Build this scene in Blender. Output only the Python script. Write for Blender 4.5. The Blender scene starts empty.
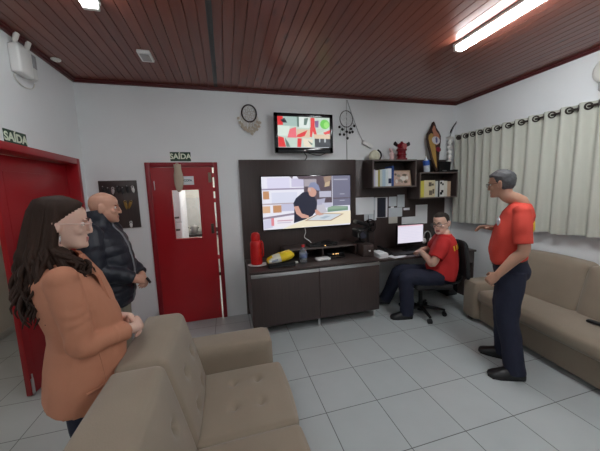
import bpy, bmesh, math, random
import numpy as np
from mathutils import Vector as V, Matrix as M4, noise as mnoise
PI = math.pi
random.seed(7); rng = np.random.default_rng(7)
sc = bpy.context.scene
COL = sc.collection
# ------------------------------------------------------------------ camera, world, exposure
CAM_H = 1.674
F_PX, YAW, PITCH, ROLL = 271.45, -0.26251, -0.12378, 0.03281
XL, XR, YB, YF, HC = -1.549, 3.638, 3.712, -1.9, 2.99
cam_d = bpy.data.cameras.new('camera'); cam = bpy.data.objects.new('camera', cam_d); COL.objects.link(cam)
cam_d.sensor_fit = 'HORIZONTAL'; cam_d.sensor_width = 36; cam_d.lens = F_PX/600*36; cam_d.clip_start = .02
_R = M4.Rotation(YAW, 3, 'Z') @ M4.Rotation(PITCH, 3, 'X') @ M4.Rotation(ROLL, 3, 'Y')
_cm = M4((( _R[0][0], _R[0][2], -_R[0][1]), (_R[1][0], _R[1][2], -_R[1][1]), (_R[2][0], _R[2][2], -_R[2][1]))).to_4x4()
cam.matrix_world = M4.Translation((0, 0, CAM_H)) @ _cm
sc.camera = cam
w = bpy.data.worlds.new('World'); sc.world = w; w.use_nodes = True
w.node_tree.nodes['Background'].inputs[0].default_value = (.8, .85, .9, 1)
w.node_tree.nodes['Background'].inputs[1].default_value = .05
sc.view_settings.view_transform = 'Standard'; sc.view_settings.look = 'None'
sc.view_settings.exposure = 1.68; sc.view_settings.gamma = 1; sc.view_settings.use_curve_mapping = False
RIGHT_TUBE, LEFT_TUBE, NEAR_TUBE, KITCHEN_TUBE, HALL_LAMP = 21.0, 8.0, 10.0, 13.0, 9.0     # emission of the ceiling lamps
SCREEN = 0.30
sc.cycles.use_denoising = True
sc.cycles.max_bounces = 8; sc.cycles.diffuse_bounces = 5

# ------------------------------------------------------------------ materials
_mc = {}
def mat(name, col=(.8, .8, .8), rough=.6, metal=0, var=.06, vscale=8, stretch=(1, 1, 1), bump=0, bscale=60, coat=0, emit=0, trans=0, alpha=1, sheen=0, spec=.5, sss=0):
    if name in _mc: return _mc[name]
    m = bpy.data.materials.new(name); m.use_nodes = True; nt = m.node_tree; b = nt.nodes['Principled BSDF']
    b.inputs['Roughness'].default_value = rough; b.inputs['Metallic'].default_value = metal
    b.inputs['Coat Weight'].default_value = coat; b.inputs['Transmission Weight'].default_value = trans
    b.inputs['Alpha'].default_value = alpha; b.inputs['Sheen Weight'].default_value = sheen
    b.inputs['Specular IOR Level'].default_value = spec
    if sss:
        b.inputs['Subsurface Weight'].default_value = sss; b.inputs['Subsurface Radius'].default_value = (.012, .005, .003)
    tc = nt.nodes.new('ShaderNodeTexCoord'); mp = nt.nodes.new('ShaderNodeMapping')
    mp.inputs['Scale'].default_value = stretch; nt.links.new(tc.outputs['Object'], mp.inputs[0])
    if var:
        n = nt.nodes.new('ShaderNodeTexNoise'); n.inputs['Scale'].default_value = vscale; n.inputs['Detail'].default_value = 4
        r = nt.nodes.new('ShaderNodeMix'); r.data_type = 'RGBA'
        r.inputs[6].default_value = tuple(max(0, c*(1-var*2)) for c in col)+(1,); r.inputs[7].default_value = tuple(min(1, c*(1+var*2)) for c in col)+(1,)
        nt.links.new(mp.outputs[0], n.inputs[0]); nt.links.new(n.outputs[0], r.inputs[0]); nt.links.new(r.outputs[2], b.inputs['Base Color'])
    else: b.inputs['Base Color'].default_value = tuple(col)+(1,)
    if bump:
        n2 = nt.nodes.new('ShaderNodeTexNoise'); n2.inputs['Scale'].default_value = bscale; n2.inputs['Detail'].default_value = 3
        bp = nt.nodes.new('ShaderNodeBump'); bp.inputs['Strength'].default_value = bump; bp.inputs['Distance'].default_value = .003
        nt.links.new(mp.outputs[0], n2.inputs[0]); nt.links.new(n2.outputs[0], bp.inputs['Height']); nt.links.new(bp.outputs[0], b.inputs['Normal'])
    if emit:
        b.inputs['Emission Color'].default_value = tuple(col)+(1,); b.inputs['Emission Strength'].default_value = emit
    _mc[name] = m; return m
def emat(name, col, s):
    if name in _mc: return _mc[name]
    m = mat(name, (.02, .02, .02), .4, var=0); b = m.node_tree.nodes['Principled BSDF']
    b.inputs['Emission Color'].default_value = tuple(col)+(1,); b.inputs['Emission Strength'].default_value = s
    return m
def glass_mat():
    m = mat('clear_glass', (1, 1, 1), .02, var=0, trans=1); return m

WALL = mat('wall_paint', (.80, .815, .825), .55, var=.015, vscale=3, bump=.05, bscale=120)
WHITE = mat('white_plastic', (.8, .8, .78), .4, var=.01)
IVORY = mat('ivory_plastic', (.74, .73, .68), .45, var=.02)
BLACK = mat('black_plastic', (.008, .008, .009), .4, var=.05, spec=.3)
DARKGLOSS = mat('black_gloss', (.008, .008, .01), .12, var=0)
STEEL = mat('brushed_aluminium', (.62, .62, .63), .32, .9, var=.04, stretch=(1, 40, 40))
CHROME = mat('chrome', (.7, .7, .7), .15, 1, var=0)
ESP = mat('espresso_board', (.052, .036, .033), .42, var=.22, vscale=5, stretch=(14, 14, .6), bump=.06, bscale=30)
ESPEDGE = mat('espresso_edge', (.13, .105, .095), .4, var=.1)
RED = mat('red_gloss_paint', (.36, .006, .012), .34, var=.05, vscale=3, coat=.15)
DRED = mat('dark_red_trim_paint', (.095, .013, .013), .4, var=.08, vscale=4)
SOFA = mat('beige_suede', (.255, .203, .150), .85, var=.06, vscale=6, bump=.25, bscale=220, sheen=.25)
SKIN_W = mat('fair_skin', (.68, .44, .35), .5, var=.04, vscale=20, sss=.12)
SKIN_M = mat('ruddy_skin', (.58, .31, .22), .48, var=.06, vscale=18, sss=.12)
SKIN_T = mat('tanned_skin', (.46, .25, .17), .5, var=.06, vscale=18, sss=.12)
SKIN_S = mat('pale_skin', (.64, .40, .31), .5, var=.05, vscale=18, sss=.12)
LIP = mat('lip_skin', (.42, .15, .13), .45, var=.03)
REDSHIRT = mat('red_cotton', (.50, .018, .018), .8, var=.05, vscale=10, bump=.12, bscale=300)
REDSHIRT2 = mat('vermilion_cotton', (.60, .055, .035), .8, var=.05, vscale=10, bump=.12, bscale=300)
NAVY = mat('navy_twill', (.011, .014, .034), .85, var=.1, vscale=10, bump=.15, bscale=250)
PUFF = mat('navy_nylon', (.010, .012, .022), .45, var=.1, vscale=12)
SALMON = mat('salmon_crepe', (.48, .20, .115), .75, var=.05, vscale=6, bump=.12, bscale=260)
KHAKI = mat('khaki_cotton', (.25, .22, .17), .85, var=.06, vscale=12)
HAIRB = mat('dark_brown_hair', (.032, .0155, .010), .65, spec=.25, var=.3, vscale=30, stretch=(1, 1, .15))
HAIRG = mat('grey_hair', (.06, .06, .065), .6, var=.35, vscale=60)
HAIRD = mat('short_dark_hair', (.025, .018, .014), .6, var=.3, vscale=60)
SHOE = mat('black_leather', (.01, .01, .011), .4, var=.1)
EYEW = mat('eye_white', (.7, .68, .65), .3, var=0)
IRIS = mat('dark_iris', (.03, .018, .012), .2, var=0)
CURT = mat('cream_curtain_cloth', (.49, .495, .435), .85, var=.03, vscale=5, stretch=(1, 1, .2), bump=.1, bscale=180)
PAPER = mat('white_paper', (.80, .82, .84), .7, var=.02)
GREEN = mat('exit_sign_green', (.006, .045, .018), .4, var=.05)
GLOWP = mat('pale_letter_paint', (.72, .78, .62), .5, var=0)
YEL = mat('yellow_plastic', (.85, .62, .02), .4, var=.04)

def wood_ceiling():
    m = bpy.data.materials.new('varnished_red_wood_boards'); m.use_nodes = True; nt = m.node_tree; b = nt.nodes['Principled BSDF']; L = nt.links.new
    tc = nt.nodes.new('ShaderNodeTexCoord'); sx = nt.nodes.new('ShaderNodeSeparateXYZ'); L(tc.outputs['Object'], sx.inputs[0])
    def math_(op, a, bb=None):
        n = nt.nodes.new('ShaderNodeMath'); n.operation = op
        for i, q in enumerate((a, bb)):
            if q is None: continue
            if isinstance(q, (int, float)): n.inputs[i].default_value = q
            else: L(q, n.inputs[i])
        return n.outputs[0]
    idx = math_('FLOOR', math_('DIVIDE', math_('ADD', sx.outputs[0], 1.7+.088*50), .088))
    wn = nt.nodes.new('ShaderNodeTexWhiteNoise'); wn.noise_dimensions = '1D'; L(idx, wn.inputs['W'])
    mp = nt.nodes.new('ShaderNodeMapping'); mp.inputs['Scale'].default_value = (14, .9, 1); L(tc.outputs['Object'], mp.inputs[0])
    cb = nt.nodes.new('ShaderNodeCombineXYZ'); L(math_('MULTIPLY', idx, 3.7), cb.inputs[1]); L(cb.outputs[0], mp.inputs['Location'])
    ns = nt.nodes.new('ShaderNodeTexNoise'); ns.inputs['Scale'].default_value = 1.6; ns.inputs['Detail'].default_value = 5; L(mp.outputs[0], ns.inputs[0])
    mp2 = nt.nodes.new('ShaderNodeMapping'); mp2.inputs['Scale'].default_value = (9, 3, 1); L(tc.outputs['Object'], mp2.inputs[0])
    vo = nt.nodes.new('ShaderNodeTexVoronoi'); vo.inputs['Scale'].default_value = .7; L(mp2.outputs[0], vo.inputs[0])
    f = math_('ADD', math_('MULTIPLY', wn.outputs[0], .26), math_('MULTIPLY', ns.outputs[0], .75))
    rp = nt.nodes.new('ShaderNodeValToRGB'); L(f, rp.inputs[0])
    e = rp.color_ramp.elements; e[0].position = .15; e[0].color = (.135, .034, .021, 1); e[1].position = .85; e[1].color = (.25, .070, .042, 1)
    kn = nt.nodes.new('ShaderNodeMapRange'); L(vo.outputs[0], kn.inputs[0]); kn.inputs[1].default_value = .0; kn.inputs[2].default_value = .16
    mx = nt.nodes.new('ShaderNodeMix'); mx.data_type = 'RGBA'; L(kn.outputs[0], mx.inputs[0]); mx.inputs[6].default_value = (.045, .013, .010, 1); L(rp.outputs[0], mx.inputs[7])
    L(mx.outputs[2], b.inputs['Base Color']); b.inputs['Roughness'].default_value = .30; b.inputs['Coat Weight'].default_value = .10; b.inputs['Coat Roughness'].default_value = .22
    return m
def tile_floor():
    m = bpy.data.materials.new('glazed_floor_tile'); m.use_nodes = True; nt = m.node_tree; b = nt.nodes['Principled BSDF']; L = nt.links.new
    tc = nt.nodes.new('ShaderNodeTexCoord'); mp = nt.nodes.new('ShaderNodeMapping'); mp.inputs['Location'].default_value = (-.6336+.43*20, -2.6259+.43*20, 0); L(tc.outputs['Object'], mp.inputs[0])
    br = nt.nodes.new('ShaderNodeTexBrick'); L(mp.outputs[0], br.inputs[0]); br.offset = 0; br.inputs['Scale'].default_value = 1
    br.inputs['Brick Width'].default_value = .43; br.inputs['Row Height'].default_value = .43; br.inputs['Mortar Size'].default_value = .0032; br.inputs['Mortar Smooth'].default_value = .25
    br.inputs['Color1'].default_value = (.43, .465, .47, 1); br.inputs['Color2'].default_value = (.455, .485, .488, 1); br.inputs['Mortar'].default_value = (.10, .10, .10, 1)
    ns = nt.nodes.new('ShaderNodeTexNoise'); ns.inputs['Scale'].default_value = 5; ns.inputs['Detail'].default_value = 6; L(tc.outputs['Object'], ns.inputs[0])
    hs = nt.nodes.new('ShaderNodeHueSaturation'); mr = nt.nodes.new('ShaderNodeMapRange'); L(ns.outputs[0], mr.inputs[0]); mr.inputs[3].default_value = .93; mr.inputs[4].default_value = 1.05
    L(mr.outputs[0], hs.inputs['Value']); L(br.outputs[0], hs.inputs['Color']); L(hs.outputs[0], b.inputs['Base Color'])
    b.inputs['Roughness'].default_value = .28
    bp = nt.nodes.new('ShaderNodeBump'); bp.invert = True; bp.inputs['Strength'].default_value = .4; bp.inputs['Distance'].default_value = .002; L(br.outputs[1], bp.inputs['Height']); L(bp.outputs[0], b.inputs['Normal'])
    return m
CEILW = wood_ceiling(); FLOORT = tile_floor()

# ------------------------------------------------------------------ mesh helpers
def smooth_path(pts, n=6):
    pts = [V(p) for p in pts]
    if len(pts) < 3: return [pts[0].lerp(pts[1], i/n) for i in range(n+1)]
    P = [pts[0]*2-pts[1]]+pts+[pts[-1]*2-pts[-2]]; out = []
    for i in range(1, len(P)-2):
        a, b, c, d = P[i-1], P[i], P[i+1], P[i+2]
        for k in range(n):
            t = k/n; out.append(.5*((2*b)+(c-a)*t+(2*a-5*b+4*c-d)*t*t+(3*b-a-3*c+d)*t*t*t))
    out.append(pts[-1]); return out
def lerp_list(r, n):
    r = list(r); m = (len(r)-1)*n
    return [r[min(i//n, len(r)-2)]+(r[min(i//n, len(r)-2)+1]-r[min(i//n, len(r)-2)])*((i/n)-min(i//n, len(r)-2)) for i in range(m+1)]
def align(d):
    return V((0, 0, 1)).rotation_difference(V(d).normalized()).to_matrix().to_4x4()
class MB:
    def __init__(s): s.bm = bmesh.new()
    def merge(s, t, mx=None, mi=0):
        if mx is not None: bmesh.ops.transform(t, matrix=mx, verts=t.verts)
        bmesh.ops.recalc_face_normals(t, faces=t.faces)
        for f in t.faces: f.material_index = mi
        me = bpy.data.meshes.new('tmp'); t.to_mesh(me); t.free(); s.bm.from_mesh(me); bpy.data.meshes.remove(me); return s
    def box(s, lo, hi, bev=0, seg=2, mi=0, mx=None):
        t = bmesh.new(); bmesh.ops.create_cube(t, size=1); lo, hi = V(lo), V(hi); d = hi-lo
        for v in t.verts: v.co = V((v.co.x*d.x, v.co.y*d.y, v.co.z*d.z))+(lo+hi)/2
        if bev: bmesh.ops.bevel(t, geom=list(t.edges), offset=min(bev, .49*min(abs(q) for q in d)), segments=seg, profile=.5, affect='EDGES')
        return s.merge(t, mx, mi)
    def cyl(s, a, b, r, r2=None, seg=20, mi=0, mx=None):
        a, b = V(a), V(b); t = bmesh.new()
        bmesh.ops.create_cone(t, cap_ends=True, segments=seg, radius1=r, radius2=r if r2 is None else r2, depth=(b-a).length)
        bmesh.ops.transform(t, matrix=M4.Translation((a+b)/2) @ align(b-a), verts=t.verts)
        return s.merge(t, mx, mi)
    def loft(s, rings, mi=0, cap=True, mx=None, closed=False):
        t = bmesh.new(); R = [[t.verts.new(p) for p in r] for r in rings]; n = len(R[0])
        prs = list(zip(R, R[1:]))+([(R[-1], R[0])] if closed else [])
        for A, B in prs:
            for i in range(n): t.faces.new((A[i], A[(i+1) % n], B[(i+1) % n], B[i]))
        if cap and not closed: t.faces.new(R[0][::-1]); t.faces.new(R[-1])
        return s.merge(t, mx, mi)
    def lathe(s, prof, c=(0, 0, 0), seg=24, mi=0, mx=None, axis=(0, 0, 1)):
        A = M4.Translation(V(c)) @ align(axis)
        rings = [[A @ V((max(r, 1e-4)*math.cos(2*PI*i/seg), max(r, 1e-4)*math.sin(2*PI*i/seg), z)) for i in range(seg)] for r, z in prof]
        return s.loft(rings, mi, True, mx)
    def ell(s, c, r, rot=None, mi=0, mx=None, u=16, v=10):
        t = bmesh.new(); bmesh.ops.create_uvsphere(t, u_segments=u, v_segments=v, radius=1)
        if isinstance(r, (int, float)): r = (r, r, r)
        A = M4.Translation(V(c)) @ (rot if rot is not None else M4()) @ M4.Diagonal((*r, 1))
        bmesh.ops.transform(t, matrix=A, verts=t.verts); return s.merge(t, mx, mi)
    def tube(s, pts, rad, seg=10, n=5, mi=0, mx=None, flat=1.0, up=None, round_ends=False, closed=False):
        if isinstance(rad, (int, float)): rad = [rad]*len(pts)
        if len(pts) == 2 : n = max(n, 1)
        P = smooth_path(pts, n); Rr = lerp_list(rad, n)
        if round_ends:
            d0 = (P[1]-P[0]).normalized(); d1 = (P[-1]-P[-2]).normalized(); a, b = Rr[0], Rr[-1]
            P = [P[0]-d0*a*.95, P[0]-d0*a*.7]+P+[P[-1]+d1*b*.7, P[-1]+d1*b*.95]; Rr = [a*.3, a*.72]+Rr+[b*.72, b*.3]
        tan = [(P[min(i+1, len(P)-1)]-P[max(i-1, 0)]).normalized() for i in range(len(P))]
        u = V(up) if up is not None else (V((0, 0, 1)) if abs(tan[0].z) < .9 else V((0, 1, 0))); rings = []
        for p, t, r in zip(P, tan, Rr):
            x = u.cross(t)
            if x.length < 1e-5: x = V((1, 0, 0)).cross(t)
            x.normalize(); y = t.cross(x).normalized(); u = y if up is None else V(up)
            rings.append([p+x*r*math.cos(2*PI*i/seg)+y*r*flat*math.sin(2*PI*i/seg) for i in range(seg)])
        return s.loft(rings, mi, not closed, mx)
    def prism(s, poly, th, mx=None, mi=0, bev=0):
        """polygon in local XY, thickness along local Z (centred)"""
        t = bmesh.new(); a = [t.verts.new((x, y, -th/2)) for x, y in poly]; b = [t.verts.new((x, y, th/2)) for x, y in poly]; n = len(poly)
        t.faces.new(a[::-1]); t.faces.new(b)
        for i in range(n): t.faces.new((a[i], a[(i+1) % n], b[(i+1) % n], b[i]))
        if bev: bmesh.ops.bevel(t, geom=list(t.edges), offset=bev, segments=2, profile=.5, affect='EDGES')
        return s.merge(t, mx, mi)
    def face(s, pts, mi=0):
        vs = [s.bm.verts.new(p) for p in pts]; f = s.bm.faces.new(vs); f.material_index = mi; return s
    def text(s, txt, size, mx, th=.002, mi=0):
        cu = bpy.data.curves.new('t', 'FONT'); cu.body = txt; cu.size = size; cu.extrude = th/2; cu.align_x = 'CENTER'; cu.align_y = 'CENTER'; cu.offset = size*.03
        o = bpy.data.objects.new('t', cu); COL.objects.link(o); dg = bpy.context.evaluated_depsgraph_get(); dg.update()
        me = bpy.data.meshes.new_from_object(o.evaluated_get(dg)); t = bmesh.new(); t.from_mesh(me)
        bpy.data.objects.remove(o); bpy.data.curves.remove(cu); bpy.data.meshes.remove(me)
        return s.merge(t, mx, mi)
    def cushion(s, dims, r, mapf=None, n=14, puff=0, dents=(), mi=0, mx=None):
        """rounded block with bulging faces; dents = (face axis 0/1/2, sign, u, v, radius, depth) in half-size units"""
        hx, hy, hz = (d/2 for d in dims); t = bmesh.new()
        bmesh.ops.create_cube(t, size=2); bmesh.ops.subdivide_edges(t, edges=t.edges, cuts=n, use_grid_fill=True)
        for v in t.verts:
            c = [max(-1, min(1, q)) for q in v.co]
            # concentrate the grid near the borders
            c = [math.copysign(abs(q)**.75, q) for q in c]
            p = V((c[0]*hx, c[1]*hy, c[2]*hz)); inn = V((max(-hx+r, min(hx-r, p.x)), max(-hy+r, min(hy-r, p.y)), max(-hz+r, min(hz-r, p.z))))
            d = p-inn
            q = inn+d.normalized()*r if d.length > 1e-7 else p
            k = [abs(z) for z in c]
            for ax in range(3):
                if k[ax] > .999:
                    o1, o2 = [z for z in range(3) if z != ax]; sg = math.copysign(1, c[ax])
                    q[ax] += sg*puff*(1-k[o1]**2)*(1-k[o2]**2)
                    for (da, ds, du, dv, dr, dd) in dents:
                        if da == ax and ds == sg:
                            D = [hx, hy, hz]; e = math.hypot((c[o1]-du)*D[o1], (c[o2]-dv)*D[o2]); q[ax] -= sg*dd*math.exp(-(e/dr)**2)
            v.co = mapf(q, hx, hy, hz) if mapf else q
        return s.merge(t, mx, mi)
    def build(s, name, mats, parent=None, angle=40, flat=False):
        if not isinstance(mats, (list, tuple)): mats = [mats]
        me = bpy.data.meshes.new(name)
        for f in s.bm.faces: f.smooth = not flat
        s.bm.to_mesh(me); s.bm.free()
        if not flat: me.set_sharp_from_angle(angle=math.radians(angle))
        for m in mats: me.materials.append(m)
        o = bpy.data.objects.new(name, me); COL.objects.link(o)
        if parent is not None: o.parent = parent
        return o
    def remesh(s, name, mats, parent, voxel=.006, it=3, disp=None, matf=None, angle=60):
        """union of all closed pieces as one continuous surface"""
        me = bpy.data.meshes.new(name); s.bm.to_mesh(me); s.bm.free()
        o = bpy.data.objects.new(name, me); COL.objects.link(o)
        md = o.modifiers.new('r', 'REMESH'); md.mode = 'VOXEL'; md.voxel_size = voxel; md.adaptivity = 0
        if it: sm = o.modifiers.new('s', 'SMOOTH'); sm.factor = .5; sm.iterations = it
        dg = bpy.context.evaluated_depsgraph_get(); dg.update()
        m2 = bpy.data.meshes.new_from_object(o.evaluated_get(dg)); o.modifiers.clear(); o.data = m2; bpy.data.meshes.remove(me); m2.name = name
        if disp:
            n = len(m2.vertices); co = np.empty(n*3); no = np.empty(n*3); m2.vertices.foreach_get('co', co); m2.vertices.foreach_get('normal', no)
            co = co.reshape(-1, 3); no = no.reshape(-1, 3); d = np.array([disp(V(c)) for c in co]); co += no*d[:, None]; m2.vertices.foreach_set('co', co.ravel())
        if not isinstance(mats, (list, tuple)): mats = [mats]
        m2.materials.clear()
        for m in mats: m2.materials.append(m)
        m2.polygons.foreach_set('use_smooth', [True]*len(m2.polygons))
        if matf:
            for p in m2.polygons: p.material_index = matf(p.center)
        m2.update()
        if parent is not None: o.parent = parent
        return o
def tag(o, label, cat, group=None):
    o['label'] = label; o['category'] = cat
    if group: o['group'] = group
    return o
def thing(name, label, cat, loc=(0, 0, 0), rz=0, group=None):
    o = bpy.data.objects.new(name, None); COL.objects.link(o); o.location = loc; o.rotation_euler = (0, 0, rz); o.empty_display_size = .1
    return tag(o, label, cat, group)
def struct(o): o['kind'] = 'structure'; return o
def RX(a): return M4.Rotation(a, 4, 'X')
def RY(a): return M4.Rotation(a, 4, 'Y')
def RZ(a): return M4.Rotation(a, 4, 'Z')
def T(*p): return M4.Translation(V(p[0] if len(p) == 1 else p))
BACKF = RX(PI/2)              # local XY drawn on a plane facing -Y (towards the camera)
def onleft(): return RZ(PI/2) @ RX(PI/2)   # local XY drawn on a plane facing +X

# ------------------------------------------------------------------ room shell
DX1, DX2, DZ = -.919, -.078, 2.083                # red door in the back wall (frame outline)
LY1, LY2, LZ = 1.70, 3.60, 2.112                  # wide red doorway in the left wall
struct(MB().box((-4.3, YF-.2, -.1), (XR+.2, YB+3.2, 0)).build('floor', FLOORT, flat=True))
b = MB(); x = -1.7
PW = .088
while x < XR+.1:                                   # boards with V grooves
    b.loft([[(x+.004, yy, HC), (x+PW-.004, yy, HC), (x+PW, yy, HC+.007), (x+PW, yy, HC+.03), (x, yy, HC+.03), (x, yy, HC+.007)] for yy in (YF-.1, YB+.1)])
    x += PW
struct(b.build('ceiling', CEILW, flat=True))
b = MB()
b.box((XL-.15, YB, 0), (DX1+.03, YB+.15, HC)).box((DX2-.03, YB, 0), (XR+.15, YB+.15, HC)).box((DX1+.03, YB, DZ-.03), (DX2-.03, YB+.15, HC))
struct(b.build('wall_back', WALL, flat=True))
b = MB()
b.box((XL-.15, LY2-.03, 0), (XL, YB, HC)).box((XL-.15, YF, 0), (XL, LY1+.03, HC)).box((XL-.15, LY1+.03, LZ-.03), (XL, LY2-.03, HC))
struct(b.build('wall_left', WALL, flat=True))
struct(MB().box((XR, YF, 0), (XR+.15, YB+.15, HC)).build('wall_right', WALL, flat=True))
struct(MB().box((XL-.15, YF-.15, 0), (XR+.15, YF, HC)).build('wall_front', WALL, flat=True))
# cornice, stepped
for nm, lo, hi in (('trim_1', (XL, YB-.03, HC-.036), (XR, YB, HC)), ('trim_2', (XL, YF, HC-.036), (XL+.03, YB, HC)), ('trim_3', (XR-.03, YF, HC-.036), (XR, YB, HC))):
    b = MB().box(lo, hi, .008)
    ax = 1 if nm == 'trim_1' else 0
    l2, h2 = list(lo), list(hi)
    if nm == 'trim_2': h2[0] += .02
    elif nm == 'trim_3': l2[0] -= .02
    else: l2[1] -= .02
    l2[2] = HC-.016
    struct(b.box(l2, h2, .006).build(nm, DRED))
struct(MB().box((-.052, YF, HC-.006), (-.010, YB-.05, HC+.002), .002).build('trim_4', mat('dark_grey_batten', (.035, .036, .036), .5)))
HALLW = mat('hall_paint', (.68, .66, .60), .6, var=.02, vscale=3)
HX0, HX1, HY0, HY1 = -2.75, XL-.15, .4, 5.4
b = MB().box((HX0-.1, HY0, 0), (HX0, HY1, 2.8)).box((HX0, HY0-.1, 0), (HX1, HY0, 2.8)).box((HX0, HY1, 0), (HX1, HY1+.1, 2.8)).box((XL-.16, YB+.15, 0), (XL-.15, HY1, 2.8))
struct(b.build('wall_hall', HALLW, flat=True))
struct(MB().box((HX0, HY0, 2.8), (HX1, HY1, 2.85)).build('ceiling_hall', WALL, flat=True))
struct(MB().box((HX0, HY0, 0), (HX0+.012, HY1, .09), .003).build('baseboard_hall', mat('tile_skirting', (.6, .6, .58), .3)))
# kitchen behind the red door
KY = 6.3
b = MB().box((-1.6, KY, 0), (1.2, KY+.1, 2.8)).box((-1.69, YB+.15, 0), (-1.55, KY, 2.8)).box((1.2, YB+.15, 0), (1.3, KY, 2.8))
struct(b.build('wall_kitchen', mat('kitchen_paint', (.62, .61, .58), .6, var=.02), flat=True))
struct(MB().box((-1.6, YB+.15, 2.8), (1.2, KY, 2.85)).build('ceiling_kitchen', WALL, flat=True))
struct(MB().box((-1.55, KY-.012, 1.02), (1.2, KY, 1.62)).build('trim_5', mat('kitchen_wall_tile', (.55, .56, .57), .25), flat=True))

# ------------------------------------------------------------------ doors
d1 = bpy.data.objects.new('door_1', None); COL.objects.link(d1); d1.location = (DX1, YB, 0); struct(d1)
b = MB(); W_ = DX2-DX1
for lo, hi in (((0, -.018, 0), (.058, .15, DZ)), ((W_-.05, -.018, 0), (W_, .15, DZ)), ((.058, -.018, DZ-.055), (W_-.05, .15, DZ))): b.box(lo, hi, .006)
b.build('frame', mat('dark_red_frame_paint', (.25, .006, .014), .38, var=.06, vscale=4), d1)
# leaf with a glazed hole; it stands a finger away from the right jamb
LX0, LX1, LZ1 = .06, W_-.070, DZ-.062
gx0, gx1, gz0, gz1 = .275, .60, 1.125, 1.748
b = MB()
for lo, hi in (((LX0, .03, .012), (gx0, .068, LZ1)), ((gx1, .03, .012), (LX1, .068, LZ1)), ((gx0, .03, .012), (gx1, .068, gz0)), ((gx0, .03, gz1), (gx1, .068, LZ1))): b.box(lo, hi)
b.build('leaf', RED, d1, flat=True)
b = MB()
for lo, hi in (((gx0-.012, .022, gz0-.012), (gx0+.006, .074, gz1+.012)), ((gx1-.006, .022, gz0-.012), (gx1+.012, .074, gz1+.012)), ((gx0, .022, gz0-.012), (gx1, .074, gz0+.006)), ((gx0, .022, gz1-.006), (gx1, .074, gz1+.012))): b.box(lo, hi, .003)
b.build('glazing_bead', RED, d1)
MB().box((gx0+.004, .047, gz0+.004), (gx1-.004, .051, gz1-.004)).build('pane', glass_mat(), d1, flat=True)
for k, z in enumerate((1.92, 1.74, 1.6, 1.22, .85)):
    MB().box((LX1-.006, .034, z-.028), (W_-.045, .06, z+.028), .004).build('hinge', RED if k != 3 else mat('dark_latch', (.09, .02, .02), .4), d1)
h = MB().box((LX1-.058, .02, 1.17), (LX1-.022, .032, 1.30), .004).cyl((LX1-.04, .03, 1.265), (LX1-.04, .008, 1.265), .015).build('lock_plate', mat('dark_bronze', (.09, .06, .05), .4, .6), d1)
MB().box((LX0+.028, .02, 1.75), (LX0+.036, .03, 1.86), .002).build('metal_strip', STEEL, d1)
MB().box((LX1-.05, .022, 1.83), (LX1-.012, .031, 1.955), .003).build('door_closer_plate', mat('worn_brass', (.22, .15, .11), .5, .5), d1)

for ch in d1.children:
    if not ch.name.startswith('frame'): ch.location.y = -.052      # the leaf closes on the room side of the frame
d2 = bpy.data.objects.new('door_2', None); COL.objects.link(d2); d2.location = (XL, LY1, 0); struct(d2)
b = MB(); W2 = LY2-LY1
for lo, hi in (((-.155, 0, 0), (.018, .055, LZ)), ((-.155, W2-.055, 0), (.018, W2, LZ)), ((-.155, .055, LZ-.062), (.018, W2-.055, LZ))): b.box(lo, hi, .006)
b.build('frame', RED, d2)
lf = M4.Translation((-.112, W2-.058, 0)) @ RZ(math.radians(-4.5))     # local -Y runs along the closed leaf
b = MB().box((-.02, -.868, .012), (.02, 0, LZ-.066), .003, mx=lf)
b.box((-.024, -.80, .25), (.024, -.07, 1.0), .006, mx=lf).box((-.024, -.80, 1.12), (.024, -.07, 1.92), .006, mx=lf)
l2 = b.build('leaf', RED, d2)
MB().box((.02, -.86, .02), (.032, -.838, .16), .003, mx=lf).cyl((.03, -.849, .02), (.03, -.849, .2), .005, mx=lf).build('floor_bolt', STEEL, l2)

# exit signs
def exit_sign(loc, m, label):
    o = thing('exit_sign', label, 'sign', loc, 0, 'exit signs over the doors')
    MB().prism([(-.118, -.055), (.118, -.055), (.118, .055), (-.118, .055)], .006, mx=m).build('plate', GREEN, o, flat=True)
    MB().text('SAÍDA', .088, m @ T(0, 0, .004), .002).build('lettering', GLOWP, o, flat=True)
exit_sign((-.507, YB-.003, 2.153), BACKF, 'green SAÍDA exit sign above the red door with the glass pane')
exit_sign((XL+.004, 2.68, 2.155), onleft(), 'green SAÍDA exit sign on the left wall above the wide red doorway')

# ------------------------------------------------------------------ ceiling fittings
def tube_lamp(name, label, x, y1, L, hw, strength):
    o = thing(name, label, 'ceiling lamp', (x, y1, HC), 0)
    MB().box((-hw-.005, -L, -.028), (hw+.005, 0, 0), .004).build('housing', WHITE, o)
    MB().box((-hw*.85, -L+.03, -.062), (hw*.85, -.03, -.0285), .012, 3).build('diffuser', emat('lamp_light_%s_%.1f' % (name, strength), (.93, .98, 1), strength), o)
    for yy in (-L, -.03): MB().box((-hw, yy, -.066), (hw, yy+.03, -.0285), .008).build('end_cap', IVORY, o)
tube_lamp('tube_lamp', 'long lit tube lamp on the ceiling above the man standing by the sofa', 2.185, 2.24, 1.5, .045, RIGHT_TUBE*1.2)
tube_lamp('strip_lamp', 'lit strip lamp on the ceiling at the left, above the woman', -.785, 2.28, 1.25, .05, LEFT_TUBE)
tube_lamp('tube_lamp', 'lit tube lamp on the ceiling at the near end, in line with the right lamp', 2.17, -.1, 1.5, .055, NEAR_TUBE)
tube_lamp('strip_lamp', 'lit strip lamp on the ceiling at the near end, in line with the left lamp', -.4, -.1, 1.25, .06, NEAR_TUBE)
o = thing('ceiling_sensor', 'small white square fitting with grey face on the ceiling near the red door', 'sensor', (-.635, 2.98, HC))
MB().box((-.055, -.095, -.03), (.055, .095, 0), .008).build('casing', WHITE, o)
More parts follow.
